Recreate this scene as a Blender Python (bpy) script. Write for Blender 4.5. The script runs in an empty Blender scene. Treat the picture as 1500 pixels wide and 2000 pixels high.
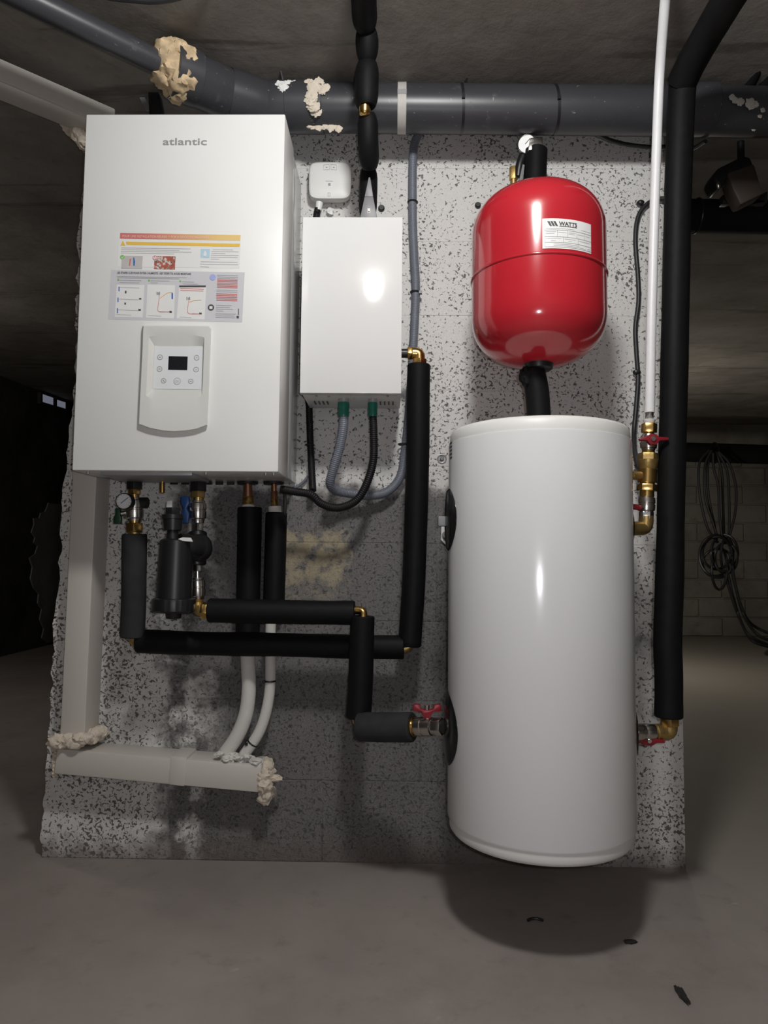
import bpy, bmesh, math, random
from mathutils import Vector, Matrix, noise
random.seed(7)
R = math.radians
scene = bpy.context.scene
col = scene.collection

# ------------------------------------------------------------------ camera
F = 1386.0                       # focal length in pixels of a 1500 x 2000 frame
WALL = 1.9                       # distance camera - front of the block wall (wall plane is y = 0)
CZ = 0.785                       # camera height above the floor
CAM = Vector((0.0, -WALL, CZ))
ROT = Matrix.Rotation(R(0.95), 3, 'Z') @ Matrix.Rotation(R(90 + 3.9), 3, 'X') @ Matrix.Rotation(R(0.55), 3, 'Z')
cam_data = bpy.data.cameras.new('camera')
cam_data.sensor_fit = 'VERTICAL'
cam_data.sensor_height = 36.0
cam_data.sensor_width = 27.0
cam_data.lens = 36.0 * F / 2000.0
cam_data.clip_start = 0.02
cam = bpy.data.objects.new('camera', cam_data)
cam.matrix_world = Matrix.Translation(CAM) @ ROT.to_4x4()
col.objects.link(cam)
scene.camera = cam

# ------------------------------------------------------------------ world, lights, exposure
world = bpy.data.worlds.new('world')
world.use_nodes = True
world.node_tree.nodes['Background'].inputs[0].default_value = (0.5, 0.55, 0.65, 1)
world.node_tree.nodes['Background'].inputs[1].default_value = 0.02
scene.world = world


def lamp(name, loc, watts, radius, colr):
    l = bpy.data.lights.new(name, 'POINT')
    l.energy = watts
    l.shadow_soft_size = radius
    l.color = colr
    o = bpy.data.objects.new(name, l)
    o.location = loc
    col.objects.link(o)
    return o


lamp('ceiling_bulb', (0.085, 0.58 - WALL, CZ + 1.192), 45.5, 0.083, (1.0, 0.995, 0.975))
lamp('phone_light', (0.03, -WALL - 0.01, CZ + 0.02), 14.0, 0.008, (0.96, 0.95, 1.0))
lamp('back_room_bulb', (1.6, 3.4, 1.2), 22.0, 0.05, (1.0, 0.93, 0.82))

lamp('left_room_fill', (-2.75, 1.0, 1.75), 15.0, 0.05, (1.0, 0.93, 0.84))  # unseen fill lamp added to brighten the floor of the left room

vs = scene.view_settings
vs.view_transform = 'Standard'
vs.look = 'None'
vs.gamma = 1.0
vs.use_curve_mapping = False
vs.exposure = 0.0


def at(px, py, d):
    """world point seen at photo pixel (px, py) on the plane d metres from the camera (parallel to the wall)"""
    v = ROT @ Vector(((px - 750.0) / F, -(py - 1000.0) / F, -1.0))
    return CAM + v * (d / v.y)


def pxr(n, d):
    return n * d / F


# ------------------------------------------------------------------ node helpers
class N:
    def __init__(s, name):
        s.m = bpy.data.materials.new(name)
        s.m.use_nodes = True
        s.t = s.m.node_tree
        s.b = s.t.nodes['Principled BSDF']

    def put(s, sock, val):
        if isinstance(val, bpy.types.NodeSocket):
            s.t.links.new(val, sock)
        elif isinstance(val, (tuple, list)) and len(val) == 3 and sock.type == 'RGBA':
            sock.default_value = (*val, 1)
        else:
            sock.default_value = val

    def pos(s):
        return s.t.nodes.new('ShaderNodeNewGeometry').outputs['Position']

    def obj(s):
        return s.t.nodes.new('ShaderNodeTexCoord').outputs['Object']

    def sep(s, v):
        n = s.t.nodes.new('ShaderNodeSeparateXYZ')
        s.put(n.inputs[0], v)
        return n.outputs

    def mp(s, v, scale=(1, 1, 1), rot=(0, 0, 0), loc=(0, 0, 0)):
        n = s.t.nodes.new('ShaderNodeMapping')
        s.put(n.inputs[0], v)
        n.inputs[1].default_value = loc
        n.inputs[2].default_value = rot
        n.inputs[3].default_value = scale
        return n.outputs[0]

    def noise(s, v, scale, detail=4, rough=0.55, dist=0.0):
        n = s.t.nodes.new('ShaderNodeTexNoise')
        s.put(n.inputs['Vector'], v)
        n.inputs['Scale'].default_value = scale
        n.inputs['Detail'].default_value = detail
        n.inputs['Roughness'].default_value = rough
        n.inputs['Distortion'].default_value = dist
        return n.outputs['Fac']

    def voro(s, v, scale, feat='F1'):
        n = s.t.nodes.new('ShaderNodeTexVoronoi')
        n.feature = feat
        s.put(n.inputs['Vector'], v)
        n.inputs['Scale'].default_value = scale
        return n.outputs['Distance']

    def op(s, o, a, b=0.0, clamp=False):
        n = s.t.nodes.new('ShaderNodeMath')
        n.operation = o
        n.use_clamp = clamp
        s.put(n.inputs[0], a)
        s.put(n.inputs[1], b)
        return n.outputs[0]

    def step(s, v, lo, hi, a=0.0, b=1.0):
        n = s.t.nodes.new('ShaderNodeMapRange')
        n.interpolation_type = 'SMOOTHSTEP'
        s.put(n.inputs[0], v)
        s.put(n.inputs[1], lo)
        s.put(n.inputs[2], hi)
        s.put(n.inputs[3], a)
        s.put(n.inputs[4], b)
        return n.outputs[0]

    def mix(s, f, a, b):
        n = s.t.nodes.new('ShaderNodeMix')
        n.data_type = 'RGBA'
        s.put(n.inputs[0], f)
        s.put(n.inputs[6], a)
        s.put(n.inputs[7], b)
        return n.outputs[2]

    def bump(s, h, strength=0.4, dist=0.01):
        n = s.t.nodes.new('ShaderNodeBump')
        n.inputs['Strength'].default_value = strength
        n.inputs['Distance'].default_value = dist
        s.put(n.inputs['Height'], h)
        s.put(s.b.inputs['Normal'], n.outputs[0])

    def fin(s, color=None, rough=0.5, metal=0.0, spec=0.5, coat=0.0, coat_rough=0.05):
        if color is not None:
            s.put(s.b.inputs['Base Color'], color)
        s.put(s.b.inputs['Roughness'], rough)
        s.put(s.b.inputs['Metallic'], metal)
        s.put(s.b.inputs['Specular IOR Level'], spec)
        s.put(s.b.inputs['Coat Weight'], coat)
        s.put(s.b.inputs['Coat Roughness'], coat_rough)
        return s.m


def plain(name, c, rough=0.5, metal=0.0, spec=0.5, coat=0.0, var=0.06, scale=40.0, bump=0.0, coat_rough=0.05):
    n = N(name)
    p = n.obj()
    f = n.noise(p, scale, 4)
    lo = tuple(max(0, x * (1 - var * 2)) for x in c)
    hi = tuple(min(1, x * (1 + var * 2)) for x in c)
    if bump:
        n.bump(f, bump, 0.003)
    return n.fin(n.mix(f, lo, hi), rough, metal, spec, coat, coat_rough)


M = {}
M['white_front'] = plain('white_lacquer', (0.79, 0.79, 0.775), 0.38, spec=0.4, var=0.008, scale=3)
M['white_side'] = plain('white_gloss_panel', (0.70, 0.70, 0.70), 0.13, spec=0.6, var=0.008, scale=3)
M['white_gloss'] = plain('white_gloss_enamel', (0.80, 0.80, 0.795), 0.10, spec=0.5, var=0.01, scale=4)
M['tank_white'] = plain('white_tank_enamel', (0.73, 0.73, 0.735), 0.17, spec=0.5, var=0.01, scale=4)
M['plastic_white'] = plain('white_plastic', (0.78, 0.775, 0.755), 0.42, var=0.01)
M['bezel'] = plain('warm_white_plastic', (0.66, 0.66, 0.63), 0.5, var=0.01)
M['keypad'] = plain('pale_keypad', (0.74, 0.76, 0.78), 0.35, var=0.01)
M['screen'] = plain('dark_screen', (0.012, 0.013, 0.017), 0.12, var=0.02)
M['grey_print'] = plain('grey_print', (0.30, 0.30, 0.30), 0.45, var=0.02)
M['dark_print'] = plain('dark_print', (0.06, 0.06, 0.065), 0.5, var=0.02)
M['mid_print'] = plain('mid_grey_print', (0.46, 0.46, 0.47), 0.5, var=0.02)
M['red_print'] = plain('red_print', (0.62, 0.16, 0.15), 0.5, var=0.02)
M['pink_print'] = plain('pale_pink_print', (0.80, 0.58, 0.50), 0.5, var=0.02)
M['green_print'] = plain('green_print', (0.20, 0.52, 0.12), 0.5, var=0.02)
M['blue_print'] = plain('blue_print', (0.06, 0.16, 0.45), 0.5, var=0.02)
M['pale_blue_print'] = plain('pale_blue_print', (0.45, 0.63, 0.75), 0.5, var=0.02)
M['lilac_print'] = plain('lilac_print', (0.36, 0.42, 0.75), 0.5, var=0.02)
M['orange_print'] = plain('orange_print', (0.78, 0.50, 0.08), 0.45, var=0.02)
M['sticker_grey'] = plain('grey_sticker_paper', (0.60, 0.60, 0.63), 0.4, var=0.01)
M['sticker_white'] = plain('white_sticker_paper', (0.77, 0.77, 0.765), 0.4, var=0.01)
M['steel_grey'] = plain('grey_sheet_steel', (0.40, 0.40, 0.41), 0.4, metal=0.3, var=0.03)
M['rubber'] = plain('black_foam_rubber', (0.006, 0.006, 0.0065), 0.6, spec=0.16, var=0.25, scale=60, bump=0.12)
M['rubber_dusty'] = plain('dusty_black_foam_rubber', (0.030, 0.030, 0.033), 0.8, spec=0.2, var=0.35, scale=18, bump=0.15)
M['black_plastic'] = plain('black_plastic', (0.012, 0.012, 0.013), 0.38, var=0.1)
M['black_gloss'] = plain('black_gloss_plastic', (0.010, 0.010, 0.011), 0.2, var=0.1)
M['cable'] = plain('black_cable', (0.02, 0.02, 0.022), 0.45, var=0.1)
M['conduit_grey'] = plain('blue_grey_conduit', (0.15, 0.165, 0.20), 0.42, var=0.08)
M['conduit_black'] = plain('black_conduit', (0.011, 0.010, 0.011), 0.5, spec=0.25, var=0.1)
M['brass'] = plain('brass', (0.66, 0.43, 0.15), 0.24, metal=1.0, var=0.12, scale=60)
M['brass_dull'] = plain('dull_cast_brass', (0.46, 0.32, 0.12), 0.42, metal=0.85, var=0.15, scale=120, bump=0.2)
M['copper'] = plain('tarnished_copper', (0.36, 0.17, 0.10), 0.4, metal=0.9, var=0.2, scale=80)
M['nickel'] = plain('nickel_plated_brass', (0.60, 0.57, 0.53), 0.26, metal=1.0, var=0.08, scale=70)
M['steel'] = plain('bright_steel', (0.70, 0.70, 0.69), 0.22, metal=1.0, var=0.05)
M['red_handle'] = plain('red_handle', (0.24, 0.012, 0.022), 0.38, var=0.05)
M['blue_handle'] = plain('blue_handle', (0.02, 0.09, 0.30), 0.4, var=0.05)
M['green_handle'] = plain('dark_green_handle', (0.006, 0.05, 0.022), 0.4, var=0.05)
M['green_gland'] = plain('green_gland', (0.010, 0.16, 0.11), 0.3, var=0.08)
M['vessel_red'] = plain('red_enamel', (0.46, 0.017, 0.028), 0.16, spec=0.55, var=0.03, scale=6, coat=0.5, coat_rough=0.08)
M['trunking'] = plain('cream_trunking', (0.60, 0.565, 0.52), 0.45, var=0.015, scale=8)
M['insul_white'] = plain('white_foam_sleeve', (0.66, 0.645, 0.61), 0.7, var=0.03, scale=120, bump=0.15)
M['pex'] = plain('white_plastic_tube', (0.76, 0.76, 0.775), 0.4, var=0.02)
M['foam'] = plain('cream_expanding_foam', (0.66, 0.58, 0.48), 0.75, var=0.12, scale=60, bump=0.5)
M['foam_brown'] = plain('aged_brown_foam', (0.58, 0.42, 0.26), 0.75, var=0.4, scale=45, bump=0.6)
M['strap'] = plain('beige_strap', (0.48, 0.46, 0.43), 0.55, var=0.04)
M['valve_grey'] = plain('grey_plastic', (0.22, 0.22, 0.23), 0.45, var=0.03)
M['zinc'] = plain('zinc_plate', (0.66, 0.66, 0.66), 0.35, metal=0.8, var=0.06)
M['brown_box'] = plain('dark_brown_plastic', (0.045, 0.034, 0.026), 0.6, var=0.1)
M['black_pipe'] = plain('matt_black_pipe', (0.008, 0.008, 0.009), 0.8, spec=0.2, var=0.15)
M['chip'] = plain('dark_debris', (0.02, 0.018, 0.016), 0.9, var=0.2)


def pvc_mat():
    n = N('grey_pvc')
    p = n.obj()
    f = n.noise(p, 6, 5)
    dust = n.step(n.noise(n.mp(p, (1, 1, 1)), 22, 6, 0.7), 0.60, 0.74)
    speck = n.step(n.noise(p, 95, 3, 0.7), 0.67, 0.73)
    c = n.mix(f, (0.034, 0.035, 0.040), (0.052, 0.053, 0.060))
    c = n.mix(n.op('MULTIPLY', dust, 0.3), c, (0.17, 0.165, 0.16))
    c = n.mix(n.op('MULTIPLY', speck, 0.6), c, (0.42, 0.41, 0.39))
    return n.fin(c, n.op('ADD', n.op('MULTIPLY', dust, 0.25), 0.36))


M['pvc'] = pvc_mat()


def band_mat():
    n = N('red_to_yellow_print')
    x = n.sep(n.t.nodes.new('ShaderNodeTexCoord').outputs['Generated'])[0]
    f = n.step(x, 0.1, 0.95)
    return n.fin(n.mix(f, (0.60, 0.17, 0.16), (0.78, 0.56, 0.22)), 0.45)


M['band'] = band_mat()


def photo_mat(name, a, b, c, sc):
    n = N(name)
    p = n.obj()
    f = n.noise(p, sc, 3, 0.6)
    k = n.mix(n.step(f, 0.42, 0.52), a, b)
    k = n.mix(n.step(n.noise(p, sc * 1.7, 2), 0.56, 0.62), k, c)
    return n.fin(k, 0.45)


M['photo_a'] = plain('printed_photo_grey', (0.52, 0.50, 0.49), 0.45, var=0.05, scale=60)
M['photo_b'] = photo_mat('printed_photo_red', (0.62, 0.58, 0.55), (0.42, 0.10, 0.07), (0.16, 0.10, 0.08), 130)


def wall_mat():
    n = N('painted_concrete_block')
    p = n.pos()
    X, Y, Z = n.sep(p)[:3]
    flat = n.mp(p, (1, 0.3, 1))
    n1 = n.noise(p, 7, 5, 0.6)
    n2 = n.noise(p, 26, 4, 0.6)
    wob = n.op('ADD', n.op('MULTIPLY', n.op('SUBTRACT', n1, 0.5), 0.30), n.op('MULTIPLY', n.op('SUBTRACT', n2, 0.5), 0.12))
    zz = n.op('ADD', Z, n.op('MULTIPLY', wob, 0.55))
    xx = n.op('ADD', X, wob)
    upper = n.step(zz, 0.955, 1.0)
    left = n.step(xx, -0.66, -0.58, 1.0, 0.0)
    right = n.step(xx, 0.36, 0.44)
    mid = n.op('MULTIPLY', n.step(xx, -0.52, -0.40, 1.0, 0.0), n.step(n1, 0.50, 0.60))
    paint = n.op('MAXIMUM', n.op('MAXIMUM', upper, left), n.op('MAXIMUM', right, mid), True)
    # grimy bare patches inside the painted field
    bare = n.op('MULTIPLY', n.step(n.noise(n.mp(p, (1, 1, 1), loc=(3, 1, 2)), 3.6, 4, 0.6), 0.60, 0.70),
                n.step(Z, 1.2, 0.75))
    paint = n.op('MULTIPLY', paint, n.op('SUBTRACT', 1.0, n.op('MULTIPLY', bare, 0.8)))
    # pits left open in the porous block face
    warp = n.t.nodes.new('ShaderNodeVectorMath')
    warp.operation = 'MULTIPLY_ADD'
    nz = n.t.nodes.new('ShaderNodeTexNoise')
    nz.inputs['Scale'].default_value = 80
    nz.inputs['Detail'].default_value = 2
    n.put(nz.inputs['Vector'], p)
    n.put(warp.inputs[0], nz.outputs['Color'])
    warp.inputs[1].default_value = (0.014, 0.014, 0.014)
    n.put(warp.inputs[2], p)
    pit = n.noise(warp.outputs[0], 128, 2, 0.5, 0.6)
    dens = n.noise(n.mp(p, (1, 1, 1), loc=(5, 0, 1)), 4.2, 4, 0.6)
    low = n.step(Z, 1.35, 0.35, 0.0, 0.025)
    edge = n.op('MULTIPLY', left, 0.02)
    thr = n.op('SUBTRACT', n.step(dens, 0.30, 0.66, 0.645, 0.555), n.op('ADD', low, edge))
    pits = n.step(n.op('SUBTRACT', pit, thr), 0.0, 0.045)
    fine = n.noise(p, 210, 3, 0.7)
    tone = n.noise(p, 2.3, 4, 0.6)
    white = n.mix(tone, (0.60, 0.585, 0.565), (0.76, 0.75, 0.735))
    dirt = n.op('MULTIPLY', n.step(n.noise(n.mp(p, (1.5, 1, 0.9)), 5, 5, 0.65), 0.50, 0.68), n.step(Z, 1.3, 0.4))
    white = n.mix(n.op('MULTIPLY', dirt, 0.6), white, (0.33, 0.315, 0.30))
    rust = n.op('MULTIPLY', n.step(n.noise(n.mp(p, (1, 1, 1), loc=(9, 2, 4)), 9, 5, 0.7), 0.70, 0.78), 0.5)
    white = n.mix(rust, white, (0.42, 0.33, 0.22))
    bare_c = n.mix(n1, (0.085, 0.082, 0.083), (0.20, 0.19, 0.186))
    bare_c = n.mix(n.op('MULTIPLY', n.step(fine, 0.40, 0.62), 0.5), bare_c, (0.24, 0.232, 0.226))
    bare_c = n.mix(n.op('MULTIPLY', n.step(pit, 0.56, 0.66), 0.75), bare_c, (0.05, 0.048, 0.048))
    # sandy yellow stain on one block
    bx = n.op('MULTIPLY', n.step(xx, -0.36, -0.30), n.step(xx, -0.14, -0.125, 1.0, 0.0))
    bz = n.op('MULTIPLY', n.step(zz, 0.66, 0.76), n.step(zz, 0.855, 0.875, 1.0, 0.0))
    sand = n.op('MULTIPLY', n.op('MULTIPLY', bx, bz), n.step(n2, 0.36, 0.55))
    bare_c = n.mix(n.op('MULTIPLY', sand, 0.75), bare_c, (0.42, 0.36, 0.24))
    c = n.mix(paint, bare_c, white)
    c = n.mix(n.op('MULTIPLY', n.op('MULTIPLY', pits, paint), 0.88), c, (0.075, 0.07, 0.07))
    dirt2 = n.step(n.op('ADD', Z, n.op('MULTIPLY', n.op('SUBTRACT', n2, 0.5), 0.12)), 0.075, 0.0)
    c = n.mix(n.op('MULTIPLY', dirt2, 0.7), c, (0.15, 0.125, 0.11))
    h = n.op('SUBTRACT', n.op('ADD', n.op('MULTIPLY', fine, 0.35), n.op('MULTIPLY', n2, 0.4)), n.op('MULTIPLY', pits, 0.9))
    n.bump(h, 0.55, 0.006)
    return n.fin(c, 0.85, spec=0.25)


M['wall'] = wall_mat()


def concrete(name, a, b, stain, scale=2.0, bump=0.25, streak=None, rough=0.85):
    n = N(name)
    p = n.pos()
    f = n.noise(p, scale, 6, 0.62)
    g = n.noise(p, scale * 9, 5, 0.65)
    c = n.mix(n.step(f, 0.30, 0.70), a, b)
    c = n.mix(n.op('MULTIPLY', n.step(n.noise(n.mp(p, loc=(4, 7, 1)), scale * 1.7, 6, 0.7), 0.52, 0.72), 0.55), c, stain)
    c = n.mix(n.op('MULTIPLY', n.step(g, 0.55, 0.75), 0.35), c, tuple(x * 0.55 for x in a))
    if streak:
        s = n.noise(n.mp(p, streak[0], (0, 0, streak[1])), 1.0, 6, 0.65, 0.4)
        c = n.mix(n.op('MULTIPLY', n.step(s, 0.56, 0.66), 0.55), c, tuple(x * 0.5 for x in stain))
    n.bump(n.op('ADD', g, f), bump, 0.006)
    return n, c, rough


n_, c_, r_ = concrete('ceiling_concrete', (0.17, 0.155, 0.135), (0.27, 0.25, 0.225), (0.13, 0.11, 0.09), 2.2, 0.3,
                      ((1.2, 9.0, 1.0), R(28)))
M['ceiling'] = n_.fin(c_, r_, spec=0.2)


def floor_mat():
    n, c, r = concrete('floor_concrete', (0.25, 0.218, 0.202), (0.325, 0.287, 0.266), (0.225, 0.188, 0.168), 1.6, 0.12)
    p = n.pos()
    X, Y, Z = n.sep(p)[:3]
    # a second, yellower slab starts beyond the end of the wall
    side = n.op('ADD', n.op('SUBTRACT', X, 0.80), n.op('MULTIPLY', Y, 0.30))
    side = n.op('ADD', side, n.op('MULTIPLY', n.op('SUBTRACT', n.noise(p, 6, 3), 0.5), 0.04))
    c = n.mix(n.op('MULTIPLY', n.step(side, -0.01, 0.03), 0.7), c, (0.335, 0.31, 0.265))
    spots = n.step(n.noise(n.mp(p, loc=(2, 3, 0)), 9, 3, 0.6), 0.70, 0.76)
    c = n.mix(n.op('MULTIPLY', spots, 0.45), c, (0.46, 0.43, 0.39))
    dark = n.step(n.noise(n.mp(p, loc=(8, 1, 0)), 13, 3, 0.6), 0.70, 0.78)
    c = n.mix(n.op('MULTIPLY', dark, 0.5), c, (0.12, 0.10, 0.09))
    return n.fin(c, 0.72, spec=0.3)


M['floor'] = floor_mat()
n_, c_, r_ = concrete('old_block_wall', (0.24, 0.225, 0.20), (0.36, 0.34, 0.305), (0.16, 0.14, 0.12), 1.8, 0.4)
M['old_wall'] = n_.fin(c_, 0.9, spec=0.2)
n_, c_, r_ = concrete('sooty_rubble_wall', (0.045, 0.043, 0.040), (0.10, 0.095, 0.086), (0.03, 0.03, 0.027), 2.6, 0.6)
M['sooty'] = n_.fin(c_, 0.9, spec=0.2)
n_, c_, r_ = concrete('plain_render', (0.30, 0.29, 0.27), (0.40, 0.385, 0.36), (0.26, 0.24, 0.22), 1.5, 0.2)
M['render'] = n_.fin(c_, 0.9, spec=0.2)
nw = N('daylit_pane')
nw.put(nw.b.inputs['Emission Color'], (0.75, 0.80, 1.0))
nw.b.inputs['Emission Strength'].default_value = 0.15
M['pane'] = nw.fin((0.3, 0.32, 0.36), 0.3)

# ------------------------------------------------------------------ geometry helpers
ORG = {}


def frame(axis):
    a = Vector(axis).normalized()
    h = Vector((0, 0, 1)) if abs(a.z) < 0.9 else Vector((0, -1, 0))
    u = h.cross(a).normalized()
    return a, u, a.cross(u).normalized()


def crom(pts, n=8):
    P = [Vector(p) for p in pts]
    if len(P) < 3:
        return [P[0].lerp(P[1], i / n) for i in range(n + 1)]
    P = [P[0] * 2 - P[1]] + P + [P[-1] * 2 - P[-2]]
    out = []
    for i in range(1, len(P) - 2):
        a, b, c, d = P[i - 1:i + 3]
        for k in range(n):
            t = k / n
            out.append(0.5 * ((2 * b) + (c - a) * t + (2 * a - 5 * b + 4 * c - d) * t * t + (3 * b - a - 3 * c + d) * t ** 3))
    out.append(P[-2].copy())
    return out


def resample(pts, stepl):
    L = [0.0]
    for a, b in zip(pts, pts[1:]):
        L.append(L[-1] + (b - a).length)
    n = max(2, int(L[-1] / stepl))
    out, j = [], 0
    for i in range(n + 1):
        s = L[-1] * i / n
        while j < len(L) - 2 and L[j + 1] < s:
            j += 1
        t = (s - L[j]) / max(1e-9, L[j + 1] - L[j])
        out.append(pts[j].lerp(pts[j + 1], t))
    return out


class G:
    def __init__(s):
        s.v, s.f = [], []

    def add(s, v, f):
        o = len(s.v)
        s.v += [Vector(x) for x in v]
        s.f += [tuple(i + o for i in q) for q in f]
        return s

    def box(s, a, b):
        x0, y0, z0 = a
        x1, y1, z1 = b
        v = [(x, y, z) for z in (z0, z1) for y in (y0, y1) for x in (x0, x1)]
        return s.add(v, [(0, 2, 3, 1), (4, 5, 7, 6), (0, 1, 5, 4), (2, 6, 7, 3), (0, 4, 6, 2), (1, 3, 7, 5)])

    def slab(s, pts, off):
        """closed polygon pts (any winding) pushed along off"""
        n = len(pts)
        P = [Vector(p) for p in pts]
        off = Vector(off)
        nrm = Vector((0, 0, 0))
        for i in range(n):
            nrm += P[i].cross(P[(i + 1) % n])
        if nrm.dot(off) > 0:
            P = P[::-1]
        v = P + [p + off for p in P]
        f = [tuple(range(n)), tuple(range(2 * n - 1, n - 1, -1))]
        f += [(i, i + n, (i + 1) % n + n, (i + 1) % n) for i in range(n)]
        return s.add(v, f)

    def rings(s, rings, cap0=True, cap1=True):
        n = len(rings[0])
        v = [p for r in rings for p in r]
        f = []
        for k in range(len(rings) - 1):
            for i in range(n):
                j = (i + 1) % n
                f.append((k * n + i, k * n + j, (k + 1) * n + j, (k + 1) * n + i))
        if cap0:
            f.append(tuple(range(n - 1, -1, -1)))
        if cap1:
            f.append(tuple((len(rings) - 1) * n + i for i in range(n)))
        return s.add(v, f)

    def lathe(s, o, axis, prof, seg=24, cap0=True, cap1=True, ph=0.0):
        a, u, w = frame(axis)
        o = Vector(o)
        rg = []
        for t, r in prof:
            r = max(r, 1e-5)
            rg.append([o + a * t + (u * math.cos(ph + 2 * math.pi * i / seg) + w * math.sin(ph + 2 * math.pi * i / seg)) * r
                       for i in range(seg)])
        return s.rings(rg, cap0, cap1)

    def rod(s, p0, p1, r, seg=20, r1=None, bev=0.0, ph=0.0):
        p0, p1 = Vector(p0), Vector(p1)
        L = (p1 - p0).length
        r1 = r if r1 is None else r1
        if bev:
            pr = [(0, r - bev), (bev, r), (L - bev, r1), (L, r1 - bev)]
        else:
            pr = [(0, r), (L, r1)]
        return s.lathe(p0, p1 - p0, pr, seg, ph=ph)

    def tube(s, pts, rad, seg=14, cap=True):
        P = [Vector(p) for p in pts]
        n = len(P)
        T = [(P[min(i + 1, n - 1)] - P[max(i - 1, 0)]).normalized() for i in range(n)]
        _, u, _ = frame(T[0])
        rg = []
        for i in range(n):
            u = (u - T[i] * u.dot(T[i])).normalized()
            w = T[i].cross(u)
            r = rad[i] if isinstance(rad, (list, tuple)) else rad
            rg.append([P[i] + (u * math.cos(2 * math.pi * k / seg) + w * math.sin(2 * math.pi * k / seg)) * r for k in range(seg)])
        return s.rings(rg, cap, cap)

    def blob(s, c, r, sc=(1, 1, 1), amp=0.35, freq=3.0, sub=3, seed=0):
        bm = bmesh.new()
        bmesh.ops.create_icosphere(bm, subdivisions=sub, radius=1.0)
        v = []
        for q in bm.verts:
            d = q.co.normalized()
            k = 1 + amp * noise.noise(d * freq + Vector((seed * 3.1, seed * 1.7, seed))) + amp * 0.5 * noise.noise(d * freq * 2.7 + Vector((seed, 5, 9)))
            v.append(Vector(c) + Vector((d.x * sc[0], d.y * sc[1], d.z * sc[2])) * r * k)
        f = [tuple(x.index for x in fc.verts) for fc in bm.faces]
        bm.free()
        return s.add(v, f)

    def torus(s, c, axis, R0, r, seg=24, rs=8):
        a, u, w = frame(axis)
        c = Vector(c)
        v, f = [], []
        for i in range(seg):
            th = 2 * math.pi * i / seg
            d = u * math.cos(th) + w * math.sin(th)
            for k in range(rs):
                ph = 2 * math.pi * k / rs
                v.append(c + d * (R0 + r * math.cos(ph)) + a * r * math.sin(ph))
        for i in range(seg):
            for k in range(rs):
                f.append((i * rs + k, ((i + 1) % seg) * rs + k, ((i + 1) % seg) * rs + (k + 1) % rs, i * rs + (k + 1) % rs))
        return s.add(v, f)

    def build(s, name, mat, parent=None, angle=38, bevel=0.0, seg=2, org=None):
        o_ = Vector(ORG[parent.name]) if parent else (Vector(org) if org else Vector((0, 0, 0)))
        me = bpy.data.meshes.new(name)
        me.from_pydata([tuple(p - o_) for p in s.v], [], s.f)
        bm = bmesh.new()
        bm.from_mesh(me)
        if bevel:
            ed = [e for e in bm.edges if len(e.link_faces) == 2 and e.calc_face_angle(0) > R(35)]
            bmesh.ops.bevel(bm, geom=ed, offset=bevel, segments=seg, affect='EDGES', profile=0.5, clamp_overlap=True)
        bmesh.ops.recalc_face_normals(bm, faces=bm.faces[:])
        bm.to_mesh(me)
        bm.free()
        me.materials.append(M[mat])
        me.shade_smooth()
        me.set_sharp_from_angle(angle=R(angle))
        ob = bpy.data.objects.new(name, me)
        col.objects.link(ob)
        if parent:
            ob.parent = parent
        else:
            ob.location = o_
        ORG[ob.name] = tuple(o_)
        return ob


def tag(o, label, cat, group=None, kind=None):
    if label:
        o['label'] = label
    if cat:
        o['category'] = cat
    if group:
        o['group'] = group
    if kind:
        o['kind'] = kind
    return o


def thing(name, label, cat, loc, group=None):
    e = bpy.data.objects.new(name, None)
    e.empty_display_size = 0.05
    e.location = loc
    col.objects.link(e)
    ORG[e.name] = tuple(loc)
    return tag(e, label, cat, group)


def struct(o):
    o['kind'] = 'structure'
    return o


def pxpoly(pts, d):
    return [at(x, y, d) for x, y in pts]


def rect(x0, y0, x1, y1):
    return [(x0, y0), (x1, y0), (x1, y1), (x0, y1)]


def text_geo(s, size, bold=0.0, spacing=1.0):
    cu = bpy.data.curves.new('t', 'FONT')
    cu.body = s
    cu.size = size
    cu.offset = bold
    cu.space_character = spacing
    cu.align_x = 'LEFT'
    ob = bpy.data.objects.new('t', cu)
    col.objects.link(ob)
    bpy.context.view_layer.update()
    me = bpy.data.meshes.new_from_object(ob.evaluated_get(bpy.context.evaluated_depsgraph_get()))
    v = [Vector(x.co) for x in me.vertices]
    f = [tuple(p.vertices) for p in me.polygons]
    bpy.data.objects.remove(ob)
    bpy.data.curves.remove(cu)
    bpy.data.meshes.remove(me)
    return v, f


def text_px(g, s, x0, y0, x1, y1, hpx, d, bold=0.0, thick=0.0004):
    """lettering fitted between two baseline pixels on the plane d"""
    v, f = text_geo(s, 1.0, bold)
    xs = [p.x for p in v]
    w = max(xs) - min(xs)
    x_0 = min(xs)
    A, B = at(x0, y0, d), at(x1, y1, d)
    e = (B - A)
    up = Vector((0, 0, 1)) * pxr(hpx, d) / 0.72
    g.add([A + e * ((p.x - x_0) / w) + up * p.y + Vector((0, -thick, 0)) for p in v], f)


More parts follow.
